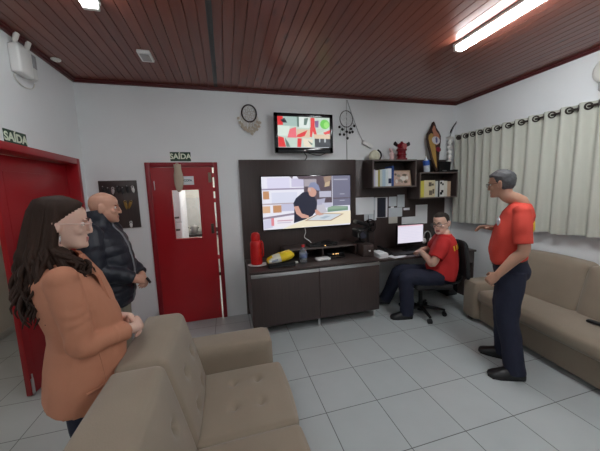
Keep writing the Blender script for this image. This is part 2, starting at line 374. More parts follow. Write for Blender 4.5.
MB().box((-.036, -.072, -.036), (.04, .06, -.0295), .004).build('grille', mat('grey_lens', (.42, .43, .42), .5), o)
o = thing('downlight', 'small round white fitting on the ceiling near the left wall corner', 'ceiling light', (-1.46, 3.23, HC)); o.scale = (.8, .8, .8)
MB().lathe([(.03, 0), (.048, -.002), (.05, -.012), (.04, -.022), (.02, -.026)]).build('rim', IVORY, o)
MB().lathe([(.018, -.0262), (.016, -.03), (.004, -.032)]).build('bulb', mat('frosted_bulb', (.75, .72, .65), .4), o)
# lamps of the neighbouring rooms
o = thing('kitchen_lamp', 'ceiling lamp in the room behind the red door', 'ceiling lamp', (-.2, 5.0, 2.8))
MB().box((-.3, -.3, -.02), (.3, .3, 0), .005).build('frame', WHITE, o); MB().box((-.28, -.28, -.03), (.28, .28, -.0205), .004).build('diffuser', emat('kitchen_light', (1, .95, .85), KITCHEN_TUBE), o)
o = thing('hall_lamp', 'ceiling lamp in the hall beyond the left doorway', 'ceiling lamp', (-2.2, 2.4, 2.8))
MB().lathe([(.17, 0), (.17, -.02), (.15, -.03)]).build('base', WHITE, o); MB().lathe([(.15, -.0305), (.14, -.06), (.08, -.085), (.01, -.09)]).build('globe', emat('hall_light', (1, .93, .82), HALL_LAMP), o)

# emergency light high on the left wall
o = thing('emergency_light', 'white twin head emergency light high on the left wall', 'emergency light', (XL, 2.87, 2.645))
MB().box((.0, -.13, .03), (.075, .03, .25), .018, 3).build('casing', WHITE, o)
MB().box((.005, .0305, .04), (.065, .10, .25), .012, 3).build('battery_cover', mat('offwhite_plastic', (.66, .66, .64), .5), o)
MB().box((.065, .04, .13), (.068, .09, .235), .002).build('data_label', mat('grey_label', (.3, .3, .31), .6), o)
for y in (-.09, .045):
    MB().cyl((.035, y, .245), (.035, y, .275), .012).cyl((.035, y, .272), (.05, y+.012, .335), .017, .019).build('lamp_head', IVORY, o)
MB().tube([(.02, -.10, .035), (.012, -.11, .0), (.010, -.03, -.04), (.010, .07, -.03), (.010, .12, .0), (.012, .13, .03)], .005, 8).build('cable', IVORY, o)
# round device on the right wall
o = thing('wall_siren', 'round white wall device at the right edge above the curtain', 'alarm', (XR, 1.85, 2.735))
A = RY(-PI/2)
MB().lathe([(.13, 0), (.135, .03), (.125, .07), (.09, .10), (.02, .112)], mx=A, seg=32).build('dome', IVORY, o)
MB().box((-.085, -.07, -.19), (0, .07, -.09), .02, 3).build('base_box', mat('grey_casing', (.33, .33, .32), .5), o)

# ------------------------------------------------------------------ back wall: board, TVs, panel
o = thing('key_board', 'dark brown key board on the back wall behind the bald man', 'key board', (-1.22, YB, 1.307))
MB().box((-.20, -.018, 0), (.20, 0, .567), .004).build('board', ESP, o)
KP = [(-.15, .50), (-.10, .485), (-.05, .49), (0, .50), (.05, .485), (.10, .50), (.155, .50), (.06, .33), (.13, .33), (.10, .08)]
for (x, z) in KP: MB().cyl((x, -.016, z), (x, -.042, z), .004, seg=8).ell((x, -.042, z), .006, u=8, v=6).build('hook', STEEL, o)
kc = {'dark': mat('dark_key_tag', (.02, .02, .022), .4), 'brass': mat('brass_key', (.42, .27, .08), .35, .7), 'white': WHITE, 'steel': STEEL}
for i, ((x, z), c) in enumerate(zip(KP, ['dark', 'dark', 'steel', 'dark', 'dark', 'dark', 'white', 'brass', 'brass', 'white'])):
    what = {'dark': 'dark key', 'brass': 'brass key', 'white': 'white tagged key', 'steel': 'steel key'}[c]
    pos = ['first from the left on the top row of the key board', 'second from the left on the top row of the key board', 'hanging third on the top row of the key board', 'fourth from the left on the top row of the key board', 'fifth from the left on the top row of the key board', 'sixth from the left on the top row of the key board', 'at the right end of the top row of the key board', 'hanging left of the other on the middle of the key board', 'hanging tilted at the right on the middle of the key board', 'hanging at the bottom edge of the key board'][i]
    k = MB(); hl = .085 if c == 'brass' else .06
    mx = T(-1.22+x, YB-.036, 1.307+z) @ RY(.35 if i == 8 else -.12 if i == 7 else random.uniform(-.15, .15)) @ BACKF
    k.loft([[mx @ V(((rr)*math.cos(a), -.012+rr*math.sin(a), dz)) for a in [j*PI/8 for j in range(16)]] for rr, dz in ((.016, -.002), (.016, .002), (.008, .002), (.008, -.002))], closed=True)
    k.prism([(-.014, -.026), (.014, -.026), (.017, -.04), (.012, -.026-hl*.7), (0, -.026-hl), (-.012, -.026-hl*.7), (-.017, -.04)], .005, mx=mx, bev=.001)
    tag(k.build('key', kc[c]), what+' '+pos, 'key', 'keys on the key board')

o = thing('name_plate', 'small white plate with dark lettering on the red door above its glass', 'sign', (-.442, YB-.024, 1.858))
MB().box((-.07, -.005, -.054), (.07, .001, .054), .002).build('plate', PAPER, o)
MB().text('COPA', .036, T(0, -.0062, 0) @ BACKF, .001).build('lettering', mat('dark_teal_ink', (.03, .10, .14), .6), o, flat=True)
o = thing('bag_holder', 'long beige cloth bag holder hanging on the red door beside its glass', 'bag holder', (-.548, YB-.05, 1.72))
MB().loft([[(1.18*w*math.cos(a)+.006*math.sin(9*z), .022*math.sin(a)*min(1, w/.03), z) for a in [j*PI/10 for j in range(20)]] for z, w in ((0, .012), (.03, .03), (.08, .042), (.15, .047), (.21, .045), (.25, .037), (.29, .034), (.335, .036))]).build('cloth_tube', mat('beige_cotton', (.52, .43, .33), .9, bump=.3), o)
MB().tube([(-.02, 0, .33), (0, 0, .352), (.02, 0, .33)], .004, 8).build('hanging_loop', mat('beige_cotton'), o)

def dreamcatcher(loc, label, R, ringm, cordtop, web, feath, fm, fan):
    o = thing('dreamcatcher', label, 'dreamcatcher', loc, 0, 'dreamcatchers on the back wall')
    ring = [V((R*math.cos(a)*.88, 0, R*math.sin(a))) for a in [i*2*PI/40 for i in range(41)]]
    MB().tube(ring, .009 if ringm else .005, 8, 1, closed=False).build('hoop', mat('dark_hoop', (.03, .02, .02), .6), o)
    b = MB(); N = 9
    for k in range(3):
        r0 = R*(1-.28*k)*.97; r1 = R*(1-.28*(k+1))*.97
        for i in range(N):
            a0 = 2*PI*(i+.5*k)/N; a1 = a0+PI/N; a2 = a0+2*PI/N
            p = lambda r, a: V((r*.88*math.cos(a), 0, r*math.sin(a)))
            b.tube([p(r0, a0), p(r1, a1)], .0034, 5, 1).tube([p(r1, a1), p(r0, a2)], .0034, 5, 1)
    b.build('web', mat('pale_thread', (.60, .56, .52), .7) if web else mat('grey_thread', (.18, .16, .15), .7), o)
    MB().tube([(0, 0, R), (0, .004, cordtop-loc[2])], .0025, 6, 1).build('cord', mat('grey_thread'), o)
    for (x0, z0, x1, z1, w) in feath:
        f = MB().tube([(x0, -.004, z0), ((x0+x1)/2, -.008, (z0+z1)/2), (x1, -.006, z1)], .0018, 5, 3)
        d = V((x1-x0, 0, z1-z0)).normalized(); n = V((-d.z, 0, d.x)); L = fan; c = V((x1, -.007, z1))
        for q in range(5):
            aa = (q-2)*.3; dd = (d*math.cos(aa)+n*math.sin(aa)); Lq = L*(1-.12*abs(q-2))
            f.loft([[c+dd*Lq*t+ww*w*dd.cross(V((0, 1, 0))) + V((0, h, 0)) for ww, h in ((-1, 0), (0, .0025), (1, 0), (0, -.0025))] for t, w in ((0, .0015), (.4, w), (.8, w*.8), (1, .001))])
        f.build('feather', fm, o)
ft = []
for i in range(24):
    a = PI+.12+i*(PI-.24)/23; r = .104
    x0, z0 = r*.88*math.cos(a), r*math.sin(a); ft.append((x0, z0, x0*1.25+.012*((i % 3)-1), z0-.035-.05*math.sin(i*2.1)**2-.03*abs(math.sin(a)), .005))
ft += [(0, -.1, -.02, -.2, .008), (0, -.1, .02, -.235, .008), (.0, -.1, .05, -.18, .008)]
dreamcatcher((.362, YB-.014, 2.70), 'dreamcatcher with cream feathers and dark hoop left of the small television', .106, True, HC-.05, True, ft, mat('cream_feather', (.56, .49, .40), .9), .045)
ft = [(-.08, -.07, -.10, -.10, .01), (-.05, -.09, -.06, -.13, .011), (.09, -.05, .11, -.08, .011), (.05, -.09, .06, -.12, .011), (.0, -.1, .0, -.16, .011), (-.03, -.1, -.04, -.2, .011), (.03, -.1, .045, -.17, .011), (.0, -.1, .01, -.25, .012), (.08, -.07, .09, -.16, .011), (-.07, -.08, -.10, -.20, .01)]
dreamcatcher((1.728, YB-.014, 2.68), 'dreamcatcher with black feathers right of the small television', .112, False, HC-.05, False, ft, mat('black_feather', (.02, .018, .017), .8), .04)

def screen(parent, m, w, h, polys, key):
    cols = []; b = MB()
    for i, (c, pts) in enumerate(polys):
        if c not in cols: cols.append(c)
        b.face([m @ V(((u-.5)*w, (.5-v)*h, i*.0004)) for u, v in pts][::-1], cols.index(c))
    ms = [emat('%s_%d' % (key, i), c, SCREEN) for i, c in enumerate(cols)]
    o = b.build('screen', ms, parent, flat=True); return o
def rect(u0, v0, u1, v1): return [(u0, v0), (u1, v0), (u1, v1), (u0, v1)]
def ring_pts(u, v, a, b_, n=14): return [(u+a*math.cos(2*PI*i/n), v+b_*math.sin(2*PI*i/n)) for i in range(n)]

# small television
o = thing('small_television', 'small wall television with black bezel showing red and green pictures', 'television', (1.068, YB-.12, 2.443))
TW, TH = .81, .508
b = MB().box((-TW/2, 0, -TH/2), (TW/2, .05, TH/2), .008).box((-TW/2+.03, -.006, -TH/2+.005), (TW/2-.03, .004, -TH/2+.05), .004)
for lo, hi in (((-TW/2, -.008, TH/2-.045), (TW/2, .004, TH/2)), ((-TW/2, -.008, -TH/2), (TW/2, .004, -TH/2+.07)), ((-TW/2, -.008, -TH/2), (-TW/2+.045, .004, TH/2)), ((TW/2-.045, -.008, -TH/2), (TW/2, .004, TH/2))): b.box(lo, hi, .004)
b.build('casing', DARKGLOSS, o)
MB().box((-.12, .05, -.14), (.12, .119, .14), .006).build('wall_bracket', BLACK, o)
MB().text('LG', .022, T(.0, -.0095, -TH/2+.032) @ BACKF, .001).build('maker_mark', STEEL, o, flat=True)
MB().tube([(0, .02, -TH/2), (.03, .02, -TH/2-.05), (.01, .06, -TH/2-.09)], .006, 6).tube([(.05, .02, -TH/2), (.2, .02, -TH/2-.03), (.3, .02, -TH/2)], .004, 6).build('power_cord', BLACK, o)
Wt, Rd, Gn, Bk, Cr, Pk, Dg = (.55, .66, .58), (.75, .03, .035), (.12, .55, .05), (.02, .025, .035), (.7, .55, .38), (.85, .16, .2), (.12, .2, .17)
pl = [(Wt, rect(0, 0, 1, 1)), ((.38, .52, .48), rect(.1, .0, .36, .3)), (Rd, rect(0, 0, .1, .28)), (Bk, [(.05, .12), (.13, .05), (.18, .2), (.1, .2)]), ((.7, .8, .72), rect(0, .3, .22, .62)),
      (Pk, [(.22, .4), (.34, .33), (.345, .68), (.17, .68)]), (Dg, rect(.36, .0, .4, .32)), ((.75, .82, .78), rect(.4, .0, .6, .35)), (Dg, [(.5, .05), (.58, .02), (.54, .26), (.49, .26)]),
      (Cr, [(.35, .4), (.62, .4), (.6, .68), (.35, .68)]), (Rd, [(.345, .66), (.36, .58), (.56, .42), (.5, .62), (.42, .66)]), (Rd, rect(.62, .02, .70, .33)), (Rd, [(.61, .33), (.71, .33), (.74, .6), (.69, .6), (.66, .45), (.64, .66), (.6, .64)]),
      ((.2, .1, .25), [(.70, .12), (.78, .1), (.77, .33), (.71, .33)]), (Gn, ring_pts(.9, .22, .095, .16)), ((.3, .75, .15), ring_pts(.93, .24, .05, .1)), ((.5, .6, .5), [(.72, .4), (.86, .36), (.88, .46), (.74, .52)]), (Rd, [(.86, .5), (1, .4), (1, .52), (.9, .56)]),
      (Cr, rect(.68, .56, 1, .7)), (Wt, rect(0, .68, .69, 1)), (Rd, [(0, .64), (.1, .68), (.14, 1), (0, 1)]), (Dg, [(.12, .68), (.19, .85), (.22, 1), (.15, 1)]), (Rd, [(.36, .7), (.44, .7), (.42, 1), (.35, .98)]),
      ((.8, .7, .55), [(.46, .7), (.66, .74), (.62, 1), (.48, .96)]), (Dg, [(.55, .76), (.66, .88), (.62, .92)]), (Bk, rect(.69, .7, 1, 1)), ((.55, .6, .62), rect(.78, .7, .8, .82)), ((.55, .6, .62), rect(.88, .7, .91, .82)), ((.6, .62, .65), rect(.0, .985, .97, 1))]
screen(o, T(0, -.0045, .012) @ BACKF, TW-.09, TH-.113, pl, 'small_picture')

# wall panel of dark board
o = thing('wall_panel', 'tall dark brown board panel behind the large television and desk', 'wall panel', (0, YB, 0))
MB().box((.199, -.028, .0), (1.86, -.001, 2.112), .003).build('media_board', ESP, o)
MB().box((1.862, -.028, .72), (3.46, -.001, 2.108), .003).build('desk_board', ESP, o)
MB().box((.19, -.032, 0), (.198, 0, 2.112), .001).build('edge_strip', ESPEDGE, o)

# large television
o = thing('large_television', 'large flat television on the dark panel showing a man at a workbench', 'television', (1.102, YB-.085, 1.53))
BW, BH = 1.30, .735
MB().box((-BW/2, 0, -BH/2), (BW/2, .03, BH/2), .006).box((-.4, .03, -.25), (.4, .05, .2), .008).build('casing', DARKGLOSS, o)
MB().box((-.2, .05, -.15), (.2, .056, .15), .002).build('wall_bracket', BLACK, o)
MB().tube([(-.05, .03, -BH/2+.01), (-.04, .03, -BH/2-.06), (-.06, .025, -BH/2-.13), (.0, .015, -BH/2-.18), (.03, .0, -BH/2-.215)], .006, 8).build('white_cable', WHITE, o)
li, l2c, br, dk, nv, sk, cap, tb, gy, gyl = (.72, .70, .88), (.82, .82, .92), (.42, .2, .1), (.10, .07, .09), (.012, .014, .035), (.62, .34, .27), (.24, .27, .42), (.86, .78, .60), (.17, .17, .25), (.45, .45, .55)
og = (.55, .28, .14)
pl = [(l2c, rect(0, 0, 1, 1)), (li, rect(.06, .02, .3, .22)), ((.6, .57, .75), rect(.32, .04, .46, .2)), ((.7, .72, .86), rect(.1, .3, .38, .52)), (dk, [(.3, .0), (.34, .0), (.33, .05)]), (dk, [(.38, .0), (.5, .0), (.45, .06), (.4, .05)]),
      ((.35, .30, .42), rect(0, .22, .5, .25)), ((.45, .38, .42), rect(0, .50, .36, .525)), ((.30, .25, .33), [(0, .76), (.34, .70), (.34, .74), (0, .80)]), (og, rect(.01, .27, .075, .42)), ((.7, .45, .28), rect(.0, .55, .08, .68)), (og, rect(.11, .54, .2, .68)), ((.55, .55, .72), rect(.2, .52, .36, .66)),
      ((.62, .62, .78), [(0, .82), (.1, .78), (.1, .96), (0, .99)]), ((.86, .82, .88), rect(.12, .78, .34, .95)), ((.75, .25, .3), rect(.085, .78, .115, .93)), ((.6, .35, .45), rect(.15, .83, .32, .85)), ((.6, .55, .68), rect(.15, .87, .3, .89)),
      (dk, rect(.455, .0, .78, .62)), ((.4, .36, .4), rect(.46, .06, .6, .2)), ((.35, .24, .18), [(.68, .02), (.77, .0), (.77, .08), (.7, .16)]), ((.55, .42, .28), [(.7, .14), (.76, .1), (.75, .2), (.69, .22)]), ((.5, .5, .62), rect(.63, .3, .77, .42)), ((.42, .42, .55), [(.6, .46), (.7, .44), (.68, .58), (.6, .6)]), ((.55, .55, .68), rect(.66, .53, .78, .63)), ((.55, .53, .6), [(.54, .58), (.68, .56), (.72, .72), (.58, .76)]),
      (gy, rect(.785, .0, 1, .60)), (gyl, rect(.8, .065, .97, .085)), (gyl, rect(.87, .36, .93, .375)), (dk, rect(.785, .44, 1, .46)), (gyl, rect(.87, .49, .93, .505)), ((.18, .3, .22), [(.72, .64), (.78, .60), (.97, .62), (.97, .7), (.72, .72)]), ((.28, .4, .3), [(.73, .62), (.8, .61), (.95, .63), (.94, .66), (.73, .67)]),
      (tb, [(.2, 1), (.62, .74), (1, .71), (1, .97), (.3, 1)]), ((.4, .25, .15), [(.45, .87), (.62, .73), (.92, .77), (.76, .9)]), ((.62, .68, .74), [(.48, .86), (.63, .745), (.89, .775), (.75, .885)]), ((.4, .47, .55), [(.62, .83), (.7, .79), (.76, .8), (.68, .85)]),
      (nv, [(.33, .52), (.36, .42), (.44, .31), (.53, .30), (.57, .40), (.60, .52), (.59, .68), (.54, .78), (.46, .84), (.33, .90), (.34, .6)]), (sk, [(.335, .58), (.385, .57), (.42, .72), (.50, .77), (.50, .82), (.42, .81), (.36, .72)]), (sk, [(.57, .66), (.60, .66), (.64, .73), (.68, .76), (.62, .78), (.58, .74)]),
      (sk, ring_pts(.55, .32, .045, .085)), (sk, ring_pts(.535, .27, .04, .07)), (cap, [(.50, .22), (.53, .13), (.58, .12), (.62, .18), (.64, .29), (.60, .28), (.55, .22)]), ((.6, .45, .42), [(.5, .22), (.53, .24), (.53, .3), (.505, .28)])]
screen(o, T(0, -.0006, .0) @ BACKF, BW-.028, BH-.028, pl, 'large_picture')

# ------------------------------------------------------------------ wall shelves
def shelf_box(x0, x1, z0, z1, d, label):
    o = thing('wall_shelf', label, 'shelf', (x0, YB-.028, z0), 0, 'open box shelves on the dark panel'); W, H, t = x1-x0, z1-z0, .018
    MB().box((0, -d, 0), (W, 0, t), .001).build('bottom_board', ESP, o); MB().box((0, -d, H-t), (W, 0, H), .001).build('top_board', ESP, o)
    MB().box((0, -d, t), (t, 0, H-t), .001).build('side_board', ESP, o); MB().box((W-t, -d, t), (W, 0, H-t), .001).build('side_board', ESP, o)
    MB().box((t, -.006, t), (W-t, 0, H-t)).build('back_board', ESP, o)
    e = MB()
    for lo, hi in (((0, -d-.002, 0), (W, -d, t)), ((0, -d-.002, H-t), (W, -d, H)), ((0, -d-.002, t), (t, -d, H-t)), ((W-t, -d-.002, t), (W, -d, H-t))): e.box(lo, hi)
    e.build('edge_banding', ESPEDGE, o, flat=True)
    return z0+t
S1Z = shelf_box(1.975, 2.685, 1.692, 2.080, .28, 'open dark box shelf holding thin books and a framed picture')
S2Z = shelf_box(2.742, 3.425, 1.512, 1.898, .28, 'lower right open dark box shelf holding yellow folder and white books')
YS = YB-.028-.28
def book(x0, x1, h, z, y, col, label, d=.17, lean=0, name='book'):
    W = x1-x0
    mx = T((x0+x1)/2, y, z) @ RY(lean)
    m = mat('cover_%.2f_%.2f_%.2f' % col, col, .6, var=.03)
    o = thing(name, label, 'book', ((x0+x1)/2, y, z), 0, 'books on the wall shelves'); R = RY(lean)
    MB().box((-W/2, 0, 0), (-W/2+.002, d, h), mx=R).box((W/2-.002, 0, 0), (W/2, d, h), mx=R).box((-W/2, 0, 0), (W/2, .003, h), .001, mx=R).build('cover', m, o, flat=True)
    MB().box((-W/2+.002, .003, .003), (W/2-.002, d-.003, h-.004), mx=R).build('pages', mat('page_edge', (.65, .62, .55), .8), o, flat=True)
    return o
yb = YS+.03
bx = [(1.998, 2.035, .235, (.50, .48, .62), 'lilac grey spined book at the left end of the upper shelf'), (2.037, 2.078, .225, (.72, .72, .70), 'white spined book second from left on the upper shelf'),
      (2.080, 2.108, .23, (.36, .32, .06), 'olive yellow thin book on the upper shelf'), (2.110, 2.146, .232, (.55, .62, .60), 'pale green grey book right of the olive one'),
      (2.148, 2.196, .24, (.42, .56, .66), 'pale blue book in the middle of the upper shelf'), (2.198, 2.238, .24, (.62, .70, .72), 'whitish blue book right of the pale blue one'),
      (2.240, 2.292, .25, (.74, .76, .80), 'white binder with navy label at the foot of its spine'), (2.294, 2.332, .285, (.012, .05, .22), 'tall dark blue book next to the framed picture')]
for (x0, x1, h, c, l) in bx: bk = book(x0, x1, h, S1Z, yb, c, l)
o2 = [q for q in bpy.data.objects if q.get('label', '').startswith('white binder')][0]
MB().box((-.022, -.003, .04), (.022, -.0005, .11)).build('spine_label', mat('navy_label', (.01, .02, .06), .5), o2, flat=True)
o = thing('framed_picture', 'framed brownish picture leaning in the upper shelf beside the blue book', 'picture', (2.49, YS+.045, S1Z)); R = RX(-.16)
MB().box((-.148, 0, 0), (.148, .016, .012), mx=R).box((-.148, 0, .213), (.148, .016, .225), mx=R).box((-.148, 0, .012), (-.136, .016, .213), mx=R).box((.136, 0, .012), (.148, .016, .213), mx=R).build('frame', mat('pale_wood', (.40, .27, .18), .6), o, flat=True)
pm = [mat('picture_pink', (.52, .37, .30), .7, var=.2, vscale=14), mat('picture_dark', (.14, .11, .08), .7), mat('picture_pale', (.66, .62, .56), .7), mat('picture_grey', (.28, .24, .2), .7)]
b = MB().box((-.136, .008, .012), (.136, .013, .213), mx=R)
for (u, v, a, c, mi) in [(.02, .11, .05, .035, 2), (.05, .16, .04, .018, 1), (-.05, .15, .03, .02, 3), (-.03, .08, .035, .02, 3), (.06, .06, .03, .02, 1), (-.09, .07, .02, .03, 2), (.0, .06, .018, .02, 3), (.09, .12, .02, .03, 2), (-.1, .17, .02, .018, 1)]:
    b.face([R @ V((u+a*math.cos(t), .0072-.0001*mi, v+c*math.sin(t))) for t in [k*PI/7 for k in range(14)]][::-1], mi)
b.build('print', pm, o, flat=True)
# lower shelf
o = book(2.775, 2.845, .245, S2Z, yb, (.62, .55, .08), 'yellow folder at the left end of the lower shelf', lean=0)
o = thing('picture_card', 'cream card with dark figures standing beside the yellow folder', 'card', (2.945, yb+.0, S2Z))
MB().box((-.095, 0, 0), (.095, .008, .25), .001).build('board', mat('cream_card', (.66, .58, .38), .7), o)
b = MB()
for (x0, z0, x1, z1) in [(-.02, .16, .03, .22), (.035, .17, .07, .2), (-.01, .03, .045, .1), (.05, .05, .08, .12)]: b.box((x0, -.002, z0), (x1, .001, z1), .0)
b.build('printed_figures', mat('picture_dark'), o, flat=True)
for (x0, x1, h, c, l) in [(3.048, 3.092, .235, (.62, .64, .60), 'pale grey file right of the cream card on the lower shelf'), (3.094, 3.122, .24, (.02, .02, .022), 'black spined file on the lower shelf'),
                          (3.124, 3.20, .24, (.74, .74, .70), 'white file with black marks on its spine'), (3.202, 3.262, .235, (.68, .66, .60), 'off white file near the right end of the lower shelf'), (3.264, 3.325, .228, (.55, .38, .26), 'tan file at the right end of the lower shelf')]:
    q = book(x0, x1, h, S2Z, yb, c, l)
    if 'black marks' in l:
        b = MB()
        for (u0, z0, u1, z1) in [(-.03, .03, .01, .07), (-.01, .06, .03, .1), (-.03, .19, .0, .225), (.005, .17, .03, .2)]: b.box((u0, -.002, z0), (u1, -.0004, z1))
        b.build('spine_print', BLACK, q, flat=True)

# on the upper shelf's top
Z1 = 2.081
o = thing('ornament', 'cream shell shaped ornament with black rim on the upper shelf top', 'ornament', (2.085, 3.55, Z1))
MB().lathe([(.03, 0), (.06, .01), (.075, .04), (.078, .075), (.06, .115), (.03, .14), (.01, .15)], seg=20).ell((-.045, -.03, .05), (.04, .03, .045)).ell((.03, -.05, .06), (.03, .02, .05)).build('shell_body', mat('cream_ceramic', (.66, .63, .48), .4, var=.12, vscale=25), o)
MB().tube([(.06, -.05, .01), (.085, -.045, .06), (.075, -.04, .11), (.035, -.035, .145)], .012, 10).build('rim', BLACK, o)
o = thing('power_adapter', 'white plug adapter on a cord hanging against the wall above the upper shelf', 'adapter', (2.055, YB-.03, 2.325))
MB().box((-.085, -.02, -.03), (.085, .022, .03), .012, 3, mx=RY(.45)).build('casing', WHITE, o)
MB().tube([(-.07, 0, .03), (-.15, .012, .2), (-.25, .012, .44), (-.315, .01, .61)], .005, 6).build('cord', mat('grey_cord', (.4, .4, .4), .6), o)
o = thing('figurine', 'small pale pink figurine on the upper shelf left of the red hydrant', 'figurine', (2.352, 3.52, Z1)); PKM = mat('pale_pink_ceramic', (.62, .42, .42), .45, var=.1, vscale=20)
MB().lathe([(.035, 0), (.04, .01), (.03, .04), (.04, .08), (.03, .105), (.012, .115)]).build('body', PKM, o)
MB().ell((-.01, 0, .135), (.025, .025, .028)).ell((-.035, 0, .155), (.012, .008, .02)).build('head', PKM, o)
o = thing('hydrant', 'small red fire hydrant model with black side caps on the upper shelf', 'hydrant', (2.50, 3.50, Z1)); o.scale = (.80, .80, 1); HY = mat('hydrant_red', (.16, .004, .010), .4, spec=.2, var=.08)
MB().lathe([(.10, 0), (.10, .018), (.078, .022), (.072, .06), (.085, .065), (.085, .085), (.072, .09), (.072, .13), (.09, .135), (.09, .155), (.075, .16), (.07, .20), (.05, .235), (.022, .25), (.02, .262), (.004, .264)]).build('barrel', HY, o)
MB().cyl((0, -.05, .185), (0, -.095, .185), .04).build('front_cap', mat('hydrant_pink', (.40, .09, .09), .4), o)
for s in (-1, 1):
    q = MB().cyl((s*.05, 0, .2), (s*.105, 0, .215), .022).build('side_outlet', HY, o)
    MB().cyl((s*.10, 0, .212), (s*.15, -.01, .235), .026, .03, seg=8).build('cap', BLACK, q)
b = MB()
for k in range(10): b.cyl((.088*math.cos(k*PI/5), .088*math.sin(k*PI/5), .017), (.088*math.cos(k*PI/5), .088*math.sin(k*PI/5), .026), .008, seg=6)
b.build('base_bolt_ring', mat('hydrant_pink'), o)
# on the lower shelf's top
Z2 = 1.899
o = thing('water_bottle', 'small clear bottle with blue label lying tilted on the lower shelf top', 'bottle', (2.90, 3.47, Z2)); R = RY(-.16) @ RX(.05)
MB().lathe([(.04, 0), (.045, .015), (.044, .06), (.045, .14), (.03, .18), (.014, .2), (.014, .215)], mx=T(.02, 0, .004) @ R).build('bottle_body', mat('pale_plastic', (.5, .55, .6), .2, var=.15, vscale=30), o)
MB().lathe([(.0465, .1), (.0475, .12), (.0475, .165), (.04, .172)], mx=T(.02, 0, .004) @ R).build('blue_label', mat('bright_blue', (.03, .10, .42), .4), o)
MB().lathe([(.016, .213), (.017, .235), (.005, .238)], mx=T(.02, 0, .004) @ R).build('cap', WHITE, o)
# shield shaped plaque leaning on the wall
o = thing('wooden_plaque', 'tall pointed yellow wooden plaque with dark rim and round emblem above the lower shelf', 'plaque', (3.12, 3.50, Z2)); A = T(0, .005, 0) @ RX(-.21) @ RY(.07) @ BACKF @ M4.Diagonal((1.15, 1, 1, 1))
out = [(-.005, .0), (-.03, .06), (-.075, .22), (-.112, .40), (-.125, .52), (-.11, .60), (-.06, .67), (-.012, .79), (.01, .81), (.03, .77), (.04, .70), (.085, .64), (.105, .58), (.095, .48), (.07, .36), (.045, .18), (.02, .04)]
MB().prism(out, .022, mx=A, bev=.003).build('rim', mat('dark_wood_rim', (.04, .018, .014), .45), o)
inn = [(x*.82, .03+(z-.03)*.925) for x, z in out if z < .69]
inn = [(-.005, .06), (-.05, .24), (-.085, .42), (-.098, .52), (-.088, .575), (-.05, .61), (-.02, .60), (.0, .48), (.005, .30), (.005, .1)]
MB().prism(inn, .026, mx=A).build('yellow_field', mat('ochre_wood', (.45, .27, .07), .4, var=.12, stretch=(4, 4, .6)), o, flat=True)
MB().prism([(-.015, .60), (-.03, .67), (.0, .74), (.022, .72), (.03, .66), (.075, .60), (.08, .55), (.05, .44), (.015, .42), (.0, .5)], .025, mx=A).build('salmon_field', mat('salmon_paint', (.48, .19, .12), .5), o, flat=True)
em = MB().lathe([(.062, 0), (.062, .006), (.055, .012), (.01, .013)], mx=A @ T(.015, .50, .012)).build('emblem', mat('emblem_white', (.66, .64, .68), .4), o)
MB().prism([(.002, .47), (.018, .45), (.03, .48), (.03, .53), (.018, .55), (.002, .53)], .004, mx=A @ T(0, 0, .027)).build('emblem_figure', mat('emblem_blue', (.12, .12, .28), .5), em, flat=True)
MB().lathe([(.04, 0), (.04, .006), (.03, .014), (.004, .015)], mx=A @ T(.045, .36, .012)).build('seal', mat('wine_red', (.22, .01, .03), .5), o)
o = thing('black_box', 'black speaker box on the lower shelf top behind the candle holder', 'box', (3.275, 3.56, Z2))
MB().loft([[(x*(.095+.015*t), y*.055, .16*t) for x, y in ((-1, -1), (1, -1), (1, 1), (-1, 1))] for t in (0, 1)]).build('casing', BLACK, o)
MB().box((-.05, -.068, .018), (.05, -.059, .03), .003).build('silver_badge', STEEL, o)
o = thing('set_top_box', 'flat black device at the right end of the lower shelf top', 'device', (3.36, 3.455, Z2))
MB().box((-.065, -.05, 0), (.065, .05, .03), .006).build('casing', BLACK, o)
MB().tube([(.05, .04, .02), (.09, .08, .1), (.07, .12, -.3)], .004, 6).build('cable', WHITE, o)
o = thing('candle_holder', 'tall white turned candle holder with a dark plume at the curtain end', 'candle holder', (3.455, 3.615, Z2)); CW = mat('white_ceramic', (.8, .79, .75), .35, var=.04)
prof = [(.04, 0), (.042, .02), (.02, .04)]
for k in range(6): prof += [(.015, .06+k*.075), (.038, .088+k*.075), (.038, .102+k*.075), (.015, .128+k*.075)]
prof += [(.05, .53), (.055, .545), (.03, .555)]
MB().lathe(prof, seg=18).build('stem', CW, o)
MB().tube([(.03, 0, .53), (.08, -.01, .50), (.10, -.01, .46), (.085, -.01, .40), (.1, -.01, .33)], .009, 8).build('side_scroll', CW, o)
f = MB().tube([(0, 0, .55), (.01, -.01, .62), (.045, -.015, .70), (.09, -.02, .76)], .003, 6)
for k in range(16):
    t = k/15; c = V((.0+.09*t**1.5, -.012, .6+.16*t)); f.tube([c, c+V((-.012+.03*t, 0, .03))], .003, 5, 1).tube([c, c+V((.022, 0, .006))], .0022, 5, 1)
f.build('plume', BLACK, o)
tag(MB().tube([(0, 0, 0), (0, 0, .5), (0, 0, .855)], .006, 8).build('wall_cable', mat('grey_cord')), 'thin white cable running down the wall through the black feathered dreamcatcher', 'cable').location = (1.735, YB-.006, 2.085)

